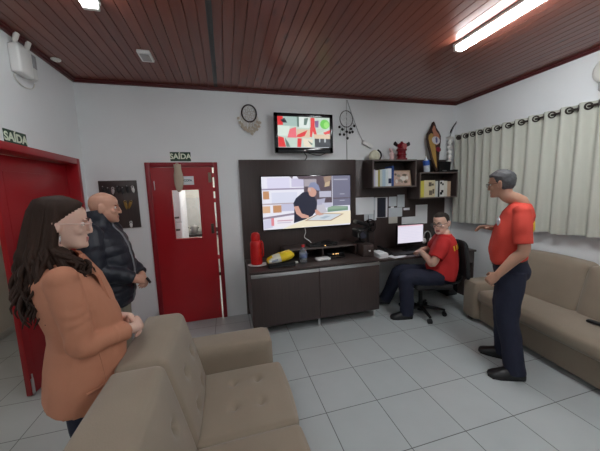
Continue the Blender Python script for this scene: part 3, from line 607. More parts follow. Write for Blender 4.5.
# papers on the panel
PY = YB-.0285
def sheet(x0, z0, x1, z1, label, m=PAPER, k=0, name='paper_sheet', mark=0):
    o = tag(MB().box((x0, PY-.0016-.002*k, z0), (x1, PY-.0004-.002*k, z1)).build(name, m, flat=True), label, 'paper', 'sheets pinned on the dark panel'); return o
PB = mat('bluish_paper', (.60, .65, .68), .7, var=.03); PC = mat('cream_paper', (.66, .63, .56), .7, var=.03)
sheet(1.995, 1.205, 2.20, 1.55, 'tall white sheet partly behind the leftmost paper on the panel', PB)
sheet(1.857, 1.305, 2.155, 1.558, 'wide white sheet at the left of the papers on the panel', k=1)
o = thing('wall_calendar', 'dark navy calendar with white side borders among the papers on the panel', 'calendar', (2.287, PY-.0025, 1.395))
MB().box((-.105, -.0012, -.155), (.105, .001, .155)).build('backing', PAPER, o, flat=True)
MB().box((-.073, -.0024, -.15), (.073, -.0013, .148)).box((-.02, -.0032, .1), (.02, -.0023, .13)).build('print', mat('navy_print', (.012, .014, .028), .5), o, flat=True)
sheet(2.415, 1.405, 2.554, 1.552, 'square white sheet right of the navy calendar', PB)
sheet(2.566, 1.383, 2.697, 1.577, 'white sheet topmost at the right of the group', PB)
sheet(2.448, 1.372, 2.505, 1.402, 'tiny white slip between two sheets right of the navy calendar', k=1)
sheet(2.412, 1.238, 2.655, 1.380, 'bluish printed sheet below the square white sheet', PB, k=1)
sheet(2.415, 1.138, 2.572, 1.24, 'cream note lowest under the bluish printed sheet', PC)
sheet(2.68, 1.332, 2.79, 1.368, 'small white label strip right of the bluish printed sheet')
sheet(2.90, 1.10, 3.124, 1.405, 'tall white sheet nearest the seated man', k=0)
sheet(2.648, 1.058, 2.905, 1.225, 'white sheet directly above the computer monitor', PAPER, k=1)

# ------------------------------------------------------------------ sideboard
CX0, CX1, CY, CZ0, CZ1 = .216, 1.855, 3.021, .11, .785
o = thing('sideboard', 'low dark brown sideboard with two doors under the large television', 'cabinet', (CX0, CY, 0)); W = CX1-CX0; D = YB-.03-CY
b = MB().box((0, .02, CZ0), (.018, D, CZ1-.025)).box((W-.018, .02, CZ0), (W, D, CZ1-.025)).box((.018, .02, CZ0), (W-.018, D, CZ0+.018)).box((.018, D-.01, CZ0+.018), (W-.018, D, CZ1-.025)).box((.81, .03, CZ0+.018), (.828, D-.01, CZ1-.025))
b.build('body', ESP, o, flat=True)
MB().box((-.012, -.004, CZ1-.025), (W+.008, D, CZ1), .002).build('top', ESP, o)
for x0, x1 in ((.004, W/2-.003), (W/2+.003, W-.004)):
    d = MB().box((x0, 0, CZ0+.004), (x1, .018, CZ1-.075), .001).build('door', ESP, o)
    MB().box((x0, -.006, CZ1-.0745), (x1, .018, CZ1-.035), .003).build('handle', STEEL, d)
for x in (.06, W/2, W-.05):
    for y in (.05, D-.06): MB().cyl((x, y, 0), (x, y, CZ0), .016).cyl((x, y, 0), (x, y, .008), .022).build('leg', STEEL, o)
# riser
o = thing('riser_shelf', 'low dark riser shelf standing on the sideboard under the large television', 'shelf', (.70, 3.345, CZ1))
MB().box((0, 0, .132), (1.0, .33, .15), .001).build('board', ESP, o)
for x in (.0, .5, .982): MB().box((x, .01, 0), (x+.018, .32, .132)).build('support', ESP, o, flat=True)
MB().box((0, -.002, .132), (1.0, 0, .15)).build('edge_banding', ESPEDGE, o, flat=True)
o = thing('drawer_box', 'small dark drawer box with one knob at the right end of the sideboard', 'drawer box', (1.787, 3.17, CZ1))
MB().box((-.075, .012, 0), (.075, .30, .165), .002).build('carcass', ESP, o)
q = MB().box((-.07, 0, .006), (.07, .012, .158), .001).build('drawer', ESP, o)
MB().cyl((0, 0, .085), (0, -.018, .085), .008).ell((0, -.02, .085), .013).build('knob', STEEL, q)
# things on the sideboard
tag(MB().loft([[(.13*math.cos(a)*(1+.04*math.sin(5*a)), .10*math.sin(a)*(1+.04*math.cos(4*a)), z) for a in [k*PI/16 for k in range(32)]] for z in (0, .004)]).build('doily', mat('white_cloth', (.7, .66, .66), .9)), 'white cloth doily under the red thermos', 'doily').location = (.345, 3.35, CZ1)
o = thing('thermos', 'tall red thermos bottle at the left end of the sideboard', 'thermos', (.325, 3.365, CZ1+.004)); TR = mat('thermos_red', (.55, .01, .01), .35, var=.03)
MB().lathe([(.062, 0), (.072, .01), (.073, .05), (.072, .24), (.07, .275), (.058, .295), (.052, .30)], seg=28).build('body', TR, o)
MB().lathe([(.053, .301), (.056, .31), (.057, .35), (.05, .385), (.03, .40), (.004, .402)], seg=28).build('cup_lid', TR, o)
MB().tube([(.064, -.02, .30), (.085, -.025, .25), (.085, -.025, .12), (.07, -.02, .09)], .009, 8).build('handle', TR, o)
o = thing('flat_black_box', 'flat black box under the yellow bag on the sideboard', 'box', (.60, 3.20, CZ1))
MB().box((-.165, -.10, 0), (.165, .10, .055), .008).build('casing', BLACK, o)
MB().box((-.15, -.103, .012), (.15, -.099, .02), .001).build('front_strip', mat('dark_grey_plastic', (.05, .05, .055), .4), o)
o = thing('snack_bag', 'crumpled yellow and white packet lying on the flat black box', 'bag', (.60, 3.20, CZ1+.056))
A = T(0, 0, .02) @ RY(-.22)
rings = []
for t, w, h in ((-.165, .07, .006), (-.15, .075, .035), (-.09, .08, .055), (0, .08, .06), (.08, .08, .062), (.135, .085, .055), (.165, .085, .02)):
    rings.append([A @ V((t, w*math.cos(a), .025+h*math.sin(a)+.005*math.sin(7*a+t*30))) for a in [k*PI/12 for k in range(24)]])
q = MB().loft(rings).build('packet', [YEL, mat('packet_white', (.72, .70, .62), .45)], o)
for p in q.data.polygons:
    if -.13 < p.center.x < -.02 and p.center.y < -.01 and p.center.z > .0: p.material_index = 1
MB().box((-.06, -.002, -.012), (.02, .0, .012), mx=A @ T(-.06, -.088, .03)).build('packet_print', mat('grey_print', (.3, .33, .4), .6), o, flat=True)
tag(MB().box((-.028, -.02, 0), (.028, .02, .022), .006).build('charger', WHITE), 'small white charger block beside the plastic bottle on the sideboard', 'charger').location = (.80, 3.235, CZ1)
o = thing('plastic_bottle', 'clear plastic bottle with red cap standing on the sideboard', 'bottle', (.893, 3.215, CZ1))
MB().lathe([(.04, 0), (.048, .01), (.046, .04), (.049, .06), (.046, .08), (.049, .1), (.047, .13), (.04, .155), (.02, .185), (.016, .19), (.016, .205)], seg=24).build('bottle_body', mat('clear_plastic', (.75, .82, .88), .08, var=0, trans=.85), o)
MB().lathe([(.0495, .07), (.0505, .072), (.0505, .115), (.0495, .117)], seg=24).build('label', mat('bottle_label_blue', (.16, .2, .34), .5), o)
MB().lathe([(.02, .203), (.021, .225), (.018, .232), (.004, .233)], seg=16).build('cap', mat('cap_red', (.55, .03, .04), .4), o)
o = thing('router', 'small white rounded router lying on the sideboard in front of the riser', 'router', (1.165, 3.25, CZ1))
MB().cushion((.19, .12, .034), .016, n=6, mx=T(0, 0, .017)).build('casing', WHITE, o)
MB().box((-.05, -.0625, .012), (.05, -.0595, .018)).build('light_slot', mat('grey_label'), o, flat=True)
o = thing('media_player', 'black media device with small amber lights under the riser shelf', 'device', (1.40, 3.40, CZ1))
MB().box((-.12, -.03, 0), (.12, .15, .05), .006).build('casing', BLACK, o)
b = MB()
for x in (-.04, .0, .03): b.cyl((x, -.032, .035), (x, -.029, .035), .006, seg=10)
b.build('indicator_lights', emat('amber_led', (1, .55, .2), 1.2), o)
tag(MB().cushion((.22, .055, .022), .01, n=5, mx=T(0, 0, .011)).build('remote_control', BLACK), 'dark remote control in front of the media device on the sideboard', 'remote').location = (1.38, 3.29, CZ1)
o = thing('sound_device', 'flat black device with dark cables on top of the riser shelf', 'device', (1.23, 3.47, CZ1+.15))
MB().box((-.20, -.09, 0), (.20, .09, .022), .006).build('casing', BLACK, o)
MB().tube([(-.16, -.03, .02), (-.06, -.06, .055), (.05, -.02, .06), (.15, -.06, .03)], .007, 8).tube([(.0, .04, .02), (.09, .0, .07), (.17, .05, .03), (.25, .02, .008)], .006, 8).build('cable_loops', BLACK, o)
MB().cyl((.02, -.092, .011), (.02, -.088, .011), .006, seg=10).build('indicator_light', emat('amber_led', (1, .55, .2), 1.2), o)
# gadgets at the right end
o = thing('video_camera', 'black camera gadget with pale highlights at the right end of the riser shelf', 'camera', (1.765, 3.38, CZ1+.166)); 
MB().cyl((0, 0, 0), (0, 0, .07), .016).box((-.03, -.03, .06), (.03, .03, .075), .004).lathe([(.07, 0), (.07, .012), (.02, .025)]).build('stand', BLACK, o)
CG = T(0, .0, -.175) @ M4.Scale(1.05, 4)
MB().box((-.085, -.09, .235), (.07, .07, .355), .02, 3, mx=CG).cyl((-.02, -.09, .29), (-.03, -.15, .285), .05, .055, mx=CG).build('camera_body', BLACK, o)
MB().cyl((-.03, -.146, .285), (-.0305, -.153, .285), .040, mx=CG).build('lens_glass', mat('lens_glass', (.05, .05, .07), .05, var=0), o)
MB().box((-.10, -.06, .36), (.08, .05, .41), .012, 3, mx=CG @ RY(.3) @ T(-.1, 0, .02)).build('top_handle', BLACK, o)
MB().box((-.065, -.095, .325), (-.01, -.088, .34), .003, mx=CG).build('silver_strip', CHROME, o)
MB().box((-.075, -.10, .248), (-.045, -.0895, .30), .004, mx=CG).build('pale_grip', mat('light_grey_plastic', (.5, .5, .5), .4), o)
o = thing('desk_fan', 'small black round headed fan on a thin stand beside the camera gadget', 'fan', (1.975, 3.53, .752))
MB().lathe([(.075, 0), (.075, .012), (.03, .03), (.012, .04)]).cyl((0, 0, .03), (0, 0, .38), .008).build('stand', BLACK, o)
b = MB()
for r in (.095, .07, .045):
    b.tube([V((r*math.cos(a), -.05-.02*(1-r/.1), .40+r*math.sin(a))) for a in [k*PI/12 for k in range(25)]], .0035 if r < .09 else .007, 6, 1)
for k in range(14):
    a = k*PI/7; b.tube([(.02*math.cos(a), -.068, .40+.02*math.sin(a)), (.095*math.cos(a), -.05, .40+.095*math.sin(a))], .003, 5, 1)
b.build('guard', BLACK, o)
b = MB().cyl((0, -.055, .4), (0, .03, .4), .03, .035)
for k in range(4):
    a = k*PI/2+.3; b.prism([(.015, -.012), (.075, -.035), (.085, .02), (.02, .014)], .004, mx=T(0, -.035, .40) @ BACKF @ RZ(a) @ RX(.4))
b.build('motor_and_blades', DARKGLOSS, o)
b = MB().cyl((.1, .02, .02), (.11, .02, .62), .004, seg=8).cyl((.04, .03, .02), (.02, .03, .55), .0035, seg=8)
b.build('antenna', mat('dark_antenna', (.03, .03, .03), .5), o)

# ------------------------------------------------------------------ desk
DXL, DXR, DYF, DZT = 1.862, 3.475, 3.075, .752
o = thing('desk', 'dark brown computer desk along the panel, right of the sideboard', 'desk', (DXL, DYF, 0)); DD = YB-.03-DYF; DW = DXR-DXL
MB().box((0, 0, DZT-.028), (DW, DD, DZT), .002).build('top', ESP, o); MB().box((0, -.002, DZT-.028), (DW, 0, DZT)).build('edge_banding', mat('dark_edge', (.05, .037, .034), .4), o, flat=True)
MB().box((DW-.025, .03, 0), (DW, DD, DZT-.028), .001).build('side_panel', ESP, o)
MB().box((DW-.40, .03, DZT-.20), (DW-.025, DD, DZT-.03), .002).build('drawer_case', ESP, o)
o = thing('monitor', 'black computer monitor with a bright white page on the desk', 'monitor', (2.60, 3.42, DZT)); 
MB().lathe([(.11, 0), (.11, .01), (.03, .022)]).box((-.025, .01, .01), (.025, .03, .2), .004).build('stand', BLACK, o)
MB().box((-.228, -.02, .105), (.228, .015, .395), .005).build('casing', DARKGLOSS, o)
mo = o
wh, pk, lb = (.80, .76, .88), (.80, .50, .58), (.58, .6, .78)
pl = [(wh, rect(0, 0, 1, 1)), (pk, rect(0, 0, 1, .06)), (lb, rect(.02, .09, .6, .11))]+[((.70, .68, .82), rect(.04, .18+.09*k, .96-.1*(k % 3), .20+.09*k)) for k in range(8)]
screen(o, T(0, -.0208, .253) @ BACKF, .43, .262, pl, 'page')
o = thing('keyboard', 'black keyboard on the desk below the monitor', 'keyboard', (2.38, 3.24, DZT))
MB().box((-.2, -.065, 0), (.2, .065, .014), .004).build('base', BLACK, o)
b = MB()
for r in range(5):
    for c in range(15): b.box((-.19+c*.0255, -.055+r*.0225, .0145), (-.19+c*.0255+.021, -.055+r*.0225+.018, .02), .0)
b.build('keys', mat('dark_grey_plastic'), o, flat=True)
o = thing('headset', 'headset with white ear pads hanging beside the monitor', 'headset', (2.895, 3.40, DZT))
MB().cyl((0, .02, 0), (0, .02, .26), .01).lathe([(.06, 0), (.06, .01), (.015, .02)], c=(0, .02, 0)).build('stand', BLACK, o)
MB().tube([V((.065*math.cos(a), 0, .17+.10*math.sin(a))) for a in [PI*k/10 for k in range(11)]], .008, 8, 2).build('headband', mat('light_grey_plastic'), o)
for s in (-1, 1): MB().ell((s*.062, -.01, .13), (.028, .03, .045)).build('ear_pad', WHITE, o)
for i, (dz, rot, l) in enumerate([(0, .1, 'lowest white booklet of the pile at the left end of the desk'), (.023, .2, 'middle white booklet of the pile at the left end of the desk'), (.046, .02, 'topmost white booklet of the pile at the left end of the desk')]):
    o = tag(MB().box((-.07, -.105, 0), (.07, .105, .0225), .003, mx=RZ(rot)).build('booklet', PAPER), l, 'booklet', 'white booklets piled on the desk'); o.location = (1.985, 3.245, DZT+dz)
o = thing('desk_telephone', 'black desk telephone between the booklets and the papers', 'telephone', (2.145, 3.36, DZT))
MB().loft([[(-.08, -.1, 0), (.08, -.1, 0), (.08, .1, 0), (-.08, .1, 0)], [(-.08, -.1, .02), (.08, -.1, .02), (.08, .1, .065), (-.08, .1, .065)]]).build('base', BLACK, o)
MB().tube([(-.05, -.09, .06), (-.05, -.05, .078), (-.05, .05, .10), (-.05, .095, .095)], [.022, .016, .016, .022], 10).build('handset', BLACK, o)
for i, (x, y, rz_, l) in enumerate([(2.23, 3.19, .35, 'white sheet lying on the desk left of the hands of the seated man'), (2.20, 3.17, .2, 'white sheet lying under another on the desk near the telephone')]):
    o = tag(MB().box((-.105, -.085, 0), (.105, .075, .002)).build('desk_paper', PAPER, flat=True), l, 'paper'); o.location = (x, y, DZT+.001+.0025*(1-i)); o.rotation_euler = (0, 0, rz_)
o = thing('computer_tower', 'black computer case standing under the right end of the desk', 'computer', (3.28, 3.28, 0))
MB().box((-.09, 0, .012), (.09, .38, .40), .006).build('case', BLACK, o); MB().box((-.08, -.012, .03), (.08, 0, .385), .005).build('front_cover', DARKGLOSS, o)
b = MB()
for x in (-.07, .07):
    for y in (.04, .34): b.cyl((x, y, 0), (x, y, .013), .014, seg=10)
b.build('feet', BLACK, o)

# office chair
o = thing('office_chair', 'black swivel office chair under the seated man in red', 'chair', (2.42, 2.94, 0), math.radians(74))      # local +Y is the front
MB().cyl((0, 0, .06), (0, 0, .40), .026).cyl((0, 0, .055), (0, 0, .15), .04).build('gas_column', BLACK, o)
for k in range(5):
    a = k*2*PI/5+.62; dx, dy = math.cos(a), math.sin(a)
    q = MB().tube([(0, 0, .11), (dx*.15, dy*.15, .10), (dx*.29, dy*.29, .085)], [.03, .024, .018], 8, flat=.8).build('base_arm', BLACK, o)
    MB().cyl((dx*.29-dy*.022, dy*.29+dx*.022, .03), (dx*.29+dy*.022, dy*.29-dx*.022, .03), .03, seg=16).cyl((dx*.29, dy*.29, .03), (dx*.29, dy*.29, .095), .008, seg=8).build('caster', BLACK, q)
FAB = mat('black_chair_fabric', (.014, .014, .016), .9, var=.1, bump=.3, bscale=250)
MB().cushion((.47, .46, .075), .03, n=8, puff=.012, mx=T(0, -.08, .435)).build('seat', FAB, o)
MB().box((-.12, -.12, .385), (.12, .12, .40), .004).build('seat_plate', BLACK, o)
MB().cushion((.42, .06, .46), .028, n=8, puff=.012, mapf=lambda q, a, b_, c: V((q.x, q.y-.06*(1-(q.x/.21)**2), q.z)), mx=T(0, -.47, .74) @ RX(-.12)).build('backrest', FAB, o)
MB().tube([(0, -.1, .40), (0, -.46, .41), (0, -.53, .52), (0, -.535, .72)], .022, 8, flat=.6).build('back_support', BLACK, o)

# ------------------------------------------------------------------ curtain
CXp = XR-.095
o = tag(MB().cyl((CXp, .5, 2.425), (CXp, 3.52, 2.425), .012, seg=14).build('curtain_rod', mat('bronze_rod', (.035, .026, .022), .35, .5)), 'dark curtain rod along the right wall carrying the cream curtain', 'curtain rod')
for y in (.52, 1.2, 3.50):
    MB().cyl((XR, y, 2.425), (CXp, y, 2.425), .008, seg=8).cyl((XR-.004, y, 2.425), (XR, y, 2.425), .03, seg=14).build('bracket', mat('bronze_rod'), o)
MB().ell((CXp, 3.53, 2.425), (.024, .03, .024)).build('finial', mat('bronze_rod'), o)
cur = thing('curtain', 'long cream eyelet curtain covering the right wall above the sofa', 'curtain', (CXp, 0, 0))
y_e = [3.60, 3.475, 3.346, 3.229, 3.105, 2.984, 2.845, 2.685, 2.528, 2.362, 2.203, 2.045, 1.885, 1.73, 1.57, 1.41, 1.25, 1.09, .93, .77]
def cx(y, z):
    # y -> phase through eyelet list (each entry is one wave)
    for i in range(len(y_e)-1):
        if y_e[i] >= y >= y_e[i+1]: ph = i+(y_e[i]-y)/(y_e[i]-y_e[i+1]); break
    else: ph = 0
    t = (2.47-z)/1.36
    amp = .036*(1-.25*t); k = 2*PI*ph
    return -amp*math.sin(k)-.010*t*math.sin(2*k+1)+.012*t*mnoise.noise(V((y*2.1, z*1.3, 3)))
ys = np.linspace(3.595, .79, 330); zs = [2.47, 2.455, 2.44, 2.425, 2.40, 2.33]+list(np.linspace(2.25, 1.125, 16))
rings = []
for i, z in enumerate(zs):
    front = []; back = []
    for y in ys:
        zz = z+(.012*math.sin(y*5)+.006*math.sin(y*23) if i == len(zs)-1 else 0); xx = cx(y, z); yy = y+.012*((2.47-z)/1.36)*math.sin(y*3.1)
        front.append((xx-.002, yy, zz)); back.append((xx+.002, yy, zz))
    rings.append(front+back[::-1])
MB().loft(rings).build('fabric', CURT, cur, angle=70)
for i in range(len(y_e)-1):
    ya, yb_ = y_e[i], y_e[i+1]
    for fr in (.0, .5):
        y = ya+(yb_-ya)*fr
        if fr == 0 and i == 0: continue
        nx = V((-.0, 1, 0)); eps = .004; t_ = V((cx(y-eps, 2.425)-cx(y+eps, 2.425), -2*eps, 0)).normalized(); nrm = V((t_.y, -t_.x, 0))
        nrm = nrm if nrm.x < 0 else -nrm
        MB().lathe([(.022, -.005), (.038, -.005), (.038, .005), (.022, .005), (.022, -.005)], c=(cx(y, 2.425), y, 2.425), axis=nrm, seg=20).build('eyelet', mat('bronze_rod'), cur)

# ------------------------------------------------------------------ sofas
def flat_feet(o, pts):
    for p in pts: MB().box((p[0]-.03, p[1]-.03, 0), (p[0]+.03, p[1]+.03, .04), .004).build('foot', BLACK, o)
# right sofa; local x = depth into the wall, local -y = towards the camera
SR = thing('long_sofa', 'long beige sofa against the right wall under the curtain', 'sofa', (2.87, 2.715, 0), math.radians(-7.0))
LEN = 2.09; o = SR
MB().cushion((.62, LEN-.46, .25), .025, n=6, mx=T(.36, -LEN/2, .165)).build('base', SOFA, o)
for y0 in (0, -LEN+.23):
    MB().cushion((.72, .23, .475), .045, n=8, puff=.008, mx=T(.36, y0-.115, .275)).build('armrest', SOFA, o)
n_ = 2; LB = (.71, LEN-.47-.71)
MB().cushion((.56, LEN-.475, .15), .045, n=16, puff=.012, mx=T(.275, -LEN/2, .36)).build('seat_cushion', SOFA, o)
for k in range(n_):
    L1 = LB[k]; yc_ = -.235-sum(LB[:k])-L1/2
    MB().cushion((.20, L1-.014, .50), .045, n=10, puff=.02, mapf=lambda q, a, b_, c: V((q.x+.06*(q.z/c), q.y, q.z)), mx=T(.56, yc_, .645)).build('back_cushion', SOFA, o)
MB().cushion((.05, LEN-.1, .72), .022, n=6, mx=T(.675, -LEN/2, .42)).build('back_frame', SOFA, o)
flat_feet(o, [(.08, -.08), (.62, -.08), (.08, -LEN+.08), (.62, -LEN+.08)])
tag(MB().cushion((.05, .17, .022), .01, n=5).build('remote_control', BLACK), 'black remote control lying on the seat of the long sofa', 'remote').location = (3.03, 1.46, .464)
bpy.data.objects['remote_control.001'].rotation_euler = (0, 0, .15)
# near sofa at the left, its back towards the woman; local frame = world axes
SL = thing('near_sofa', 'beige tufted sofa in the foreground at lower left', 'sofa', (-.2, 1.88, 0)); o = SL
MB().cushion((.62, 1.14, .25), .025, n=6, mx=T(.18, -.57, .165)).build('base', SOFA, o)
for y0 in (.115, -1.26): 
    MB().cushion((.76, .235, .56), .04, n=10, puff=.006, mx=T(.085, y0, .325)).build('armrest', SOFA, o)
for k in range(2):
    yc_ = -.2865-.573*k
    dn = [(2, 1, u, v, .024, .032) for u in (-.25, .32) for v in (-.36, .36)]
    MB().cushion((.55, .568, .15), .032, n=34, puff=.022, dents=dn, mx=T(.240, yc_, .36)).build('seat_cushion', SOFA, o)
    dn = [(0, 1, v, u, .024, .032) for v in (-.36, .36) for u in (-.45, .3)]
    def mp_(q, a, b_, c):
        t = (q.z+c)/(2*c)
        return V((q.x*(1+.02*t)-.13*t, q.y, q.z))
    MB().cushion((.22, .568, .54), .032, n=34, puff=.022, dents=dn, mapf=mp_, mx=T(-.105, yc_+ .0, .640)).build('back_cushion', SOFA, o)
MB().cushion((.06, 1.16, .70), .025, n=6, mapf=lambda q, a, b_, c: V((q.x-.075*(q.z/c), q.y, q.z)), mx=T(-.255, -.57, .42)).build('back_frame', SOFA, o)
flat_feet(o, [(-.2, .1), (.42, .1), (-.2, -1.24), (.42, -1.24)])

# ------------------------------------------------------------------ kitchen things seen through the door pane
o = thing('refrigerator', 'white refrigerator seen through the glass of the red door', 'refrigerator', (-.985, 4.62, 0)); FR = mat('fridge_white', (.70, .72, .80), .3, var=.01)
MB().box((-.3, 0, .03), (.3, .62, 1.80), .015).build('cabinet', FR, o)
for z0, z1 in ((.05, 1.25), (1.262, 1.795)):
    d = MB().box((-.298, -.05, z0), (.298, -.002, z1), .018, 3).build('door', FR, o)
    MB().box((.18, -.075, (z1-.12 if z0 < 1 else z0+.06)), (.27, -.05, (z1-.09 if z0 < 1 else z0+.09)), .006).build('handle', mat('dark_grey_plastic'), d)
flat_feet(o, [(-.25, .05), (.25, .05), (-.25, .55), (.25, .55)])
o = thing('kitchen_counter', 'counter with dark top seen through the glass of the red door', 'counter', (-.3, 5.7, 0))
MB().box((-.95, 0, .08), (.95, .55, .86), .004).build('cabinet', mat('counter_beige', (.5, .46, .42), .5), o); MB().box((-.97, -.02, .86), (.97, .58, .90), .004).build('top', mat('dark_stone', (.03, .03, .032), .3, var=.2, vscale=40), o)
MB().box((-.93, .05, 0), (.93, .5, .08)).build('plinth', BLACK, o)
for i, (x, r, h, m, l) in enumerate([(-.69, .065, .17, mat('blue_enamel', (.12, .14, .28), .3), 'blue pot on the counter behind the glass of the red door'), (-.50, .065, .15, STEEL, 'steel pot on the counter behind the glass of the red door'), (-.815, .03, .32, BLACK, 'dark bottle on the counter behind the glass of the red door')]):
    q = thing('cooking_pot' if i < 2 else 'dark_bottle', l, 'pot' if i < 2 else 'bottle', (-.3+x+.15, 5.85, .90))
    if i < 2:
        MB().lathe([(r*.9, 0), (r, .01), (r, h), (r*.97, h)]).build('body', m, q); MB().lathe([(r*1.02, h+.0005), (r*.9, h+.015), (.012, h+.025), (.012, h+.045), (.003, h+.046)]).build('lid', m, q)
        MB().tube([(r*.95, 0, h*.7), (r*1.3, 0, h*.75), (r*.95, 0, h*.8)], .008, 6).tube([(-r*.95, 0, h*.7), (-r*1.3, 0, h*.75), (-r*.95, 0, h*.8)], .008, 6).build('handles', BLACK, q)
    else: MB().lathe([(r, 0), (r, h*.6), (r*.4, h*.78), (r*.35, h)]).build('body', m, q)

# ------------------------------------------------------------------ people
def spow(x, e): return math.copysign(abs(x)**e, x)
HEAD = [(-.120, .070, .036, .020), (-.112, .089, .012, .038), (-.095, .095, -.022, .050), (-.07, .092, -.052, .060), (-.045, .090, -.076, .067), (-.015, .087, -.092, .071),
        (.008, .085, -.099, .074), (.028, .093, -.101, .076), (.055, .093, -.099, .077), (.08, .081, -.088, .070), (.1, .056, -.065, .054), (.114, .022, -.036, .030), (.119, .004, -.016, .010)]
def head_rings(k=1.0, jaw=1.0, n=32):
    out = []
    for z, f, bk, hw in HEAD:
        if z < -.04: hw *= jaw
        m, h = (f+bk)/2, (f-bk)/2
        out.append([V((hw*spow(math.sin(2*PI*i/n), .92)*k, (m+h*math.cos(2*PI*i/n)*k), z*k)) for i in range(n)])
    return out
class Fig:
    def __init__(s, label, loc, rz, skin):
        s.root = thing('person', label, 'person', (loc[0], loc[1], 0), math.radians(rz)); s.skin = skin; s.mb = MB()
    def set_spine(s, pts, hip_yaw=0, sh_yaw=0):
        s.sp = [V(p) for p in pts]; s.hy, s.sy = math.radians(hip_yaw), math.radians(sh_yaw); s.path = smooth_path(s.sp, 10)
    def at(s, t):
        n = len(s.path)-1; q = t*n
        if q <= 0: d = (s.path[1]-s.path[0]).normalized(); p = s.path[0]+d*((s.path[1]-s.path[0]).length*q)
        elif q >= n: d = (s.path[-1]-s.path[-2]).normalized(); p = s.path[-1]+d*((s.path[-1]-s.path[-2]).length*(q-n))
        else: i = int(q); p = s.path[i].lerp(s.path[min(i+1, n)], q-i); d = (s.path[min(i+1, n)]-s.path[i]).normalized() if i < n else (s.path[-1]-s.path[-2]).normalized()
        a = s.hy+(s.sy-s.hy)*max(0, min(1, t)); R = V((math.cos(a), math.sin(a), 0)); F = d.cross(R).normalized(); R = F.cross(d).normalized()
        return p, R, F, d
    def torso(s, mb, tab, n=36, e=.85, ripple=None):
        rings = []
        for row in tab:
            t, rx, rf, rb = row[:4]; off = row[4] if len(row) > 4 else 0
            p, R, F, d = s.at(t); ring = []
            for i in range(n):
                a = 2*PI*i/n; c, q = spow(math.cos(a), e), spow(math.sin(a), e)
                ring.append(p+R*rx*c+F*((rf if q > 0 else rb)*q+off))
            rings.append(ring)
        mb.loft(rings)
    def ik(s, a, b, l1, l2, pole):
        a, b = V(a), V(b); d = b-a; L = min(d.length, (l1+l2)*.999); d.normalize(); b2 = a+d*L
        x = (l1*l1-l2*l2+L*L)/(2*L); h = math.sqrt(max(0, l1*l1-x*x)); pv = V(pole)-a; pv = (pv-d*pv.dot(d)).normalized()
        return a+d*x+pv*h, b2
    def hand(s, mb, w, d, nrm, right, curl=.5, k=1.0, spread=.08, thumb=.6):
        w, d, nrm = V(w), V(d).normalized(), V(nrm); nrm = (nrm-d*nrm.dot(d)).normalized(); t = d.cross(nrm)*(1 if right else -1)
        rings = []
        for y, hx, hz in ((-.02, .026, .02), (.0, .028, .021), (.03, .037, .019), (.065, .041, .016), (.088, .040, .013), (.098, .034, .008)):
            rings.append([w+d*y*k+t*hx*k*spow(math.cos(a), .8)+nrm*hz*k*spow(math.sin(a), .8) for a in [i*PI/9 for i in range(18)]])
        mb.loft(rings)
        for j, (o, L, r) in enumerate(((.031, .074, .0088), (.0105, .083, .0092), (-.0105, .076, .0088), (-.031, .060, .0078))):
            b0 = w+(d*.086+t*o)*k; a = curl*.25; dd = (d+t*spread*o*20).normalized(); pts = [b0]; c = curl*(1+.06*j)
            for f, seg in enumerate((.46, .30, .24)):
                a += c*(.55, .8, .5)[f]; pts.append(pts[-1]+(dd*math.cos(a)+nrm*math.sin(a))*L*seg*k)
            mb.tube([b0-d*.02*k]+pts, [r*k, r*k, r*.98*k, r*.88*k, r*.72*k], 10, 3, round_ends=True)
        b0 = w+(d*.022+t*.024+nrm*.004)*k; d1 = (d*.62+t*.62*(.5+thumb)+nrm*.35).normalized(); d2 = (d*.9+t*.15*(.5+thumb)+nrm*.45).normalized()
        mb.tube([b0-d1*.015*k, b0+d1*.025*k, b0+d1*.048*k, b0+d1*.048*k+d2*.032*k], [.015*k, .0135*k, .0115*k, .0088*k], 10, 3, round_ends=True)
    def head(s, c, yaw=0, pitch=0, roll=0, k=1.0, jaw=1.0, nose=1.0, ear=1.0):
        s.H = T(c) @ RZ(math.radians(yaw)) @ RX(math.radians(pitch)) @ RY(math.radians(roll)) @ M4.Scale(k, 4); mb, H = s.mb, s.H
        mb.loft([[H @ p for p in r] for r in head_rings(1, jaw)])
        mb.tube([H @ V((0, -.022, -.06)), H @ V((0, -.030, -.11)), s.at(1.0)[0]+V((0, 0, .0)), s.at(.92)[0]], [.056*k, .055*k, .062*k, .075*k], 20, 4)
        e = lambda p, r, rot=None: mb.ell(p, r, rot, mx=H)
        e((0, .084, .021), (.056, .014, .010)); e((-.044, .058, -.028), (.022, .024, .024)); e((.044, .058, -.028), (.022, .024, .024)); e((0, .082, -.103), (.026, .016, .016))
        mb.tube([(0, .086, .016), (0, .099, -.006), (0, .103+.003*nose, -.026), (0, .101+.006*nose, -.038)], [.008, .009, .0105, .0115], 12, 3, mx=H, round_ends=True)
        for q in (-1, 1):
            e((q*.0125, .096, -.041), (.0085, .011, .0075))
            e((q*.080, -.012, -.008), (.011, .021*ear, .034*ear), RZ(q*.45) @ RX(-.2)); e((q*.088, -.022, .004), (.008, .014*ear, .024*ear), RZ(q*.6))
        e((0, .091, -.067), (.025, .0085, .0055)); e((0, .089, -.077), (.022, .009, .0065))
        for q in (-1, 1):
            o = MB().ell((q*.0315, .0715, .001), (.0125, .0125, .0115), mx=H).build('eye', EYEW, s.root)
            MB().ell((q*.0315, .0815, .001), (.0058, .0035, .0058), mx=H, u=12, v=8).build('iris', IRIS, o)
    def face_mat(s):
        Hi = s.H.inverted()
        def f(c):
            p = Hi @ V(c); return 1 if (abs(p.x) < .025 and p.y > .084 and -.084 < p.z < -.0615) else 0
        return f
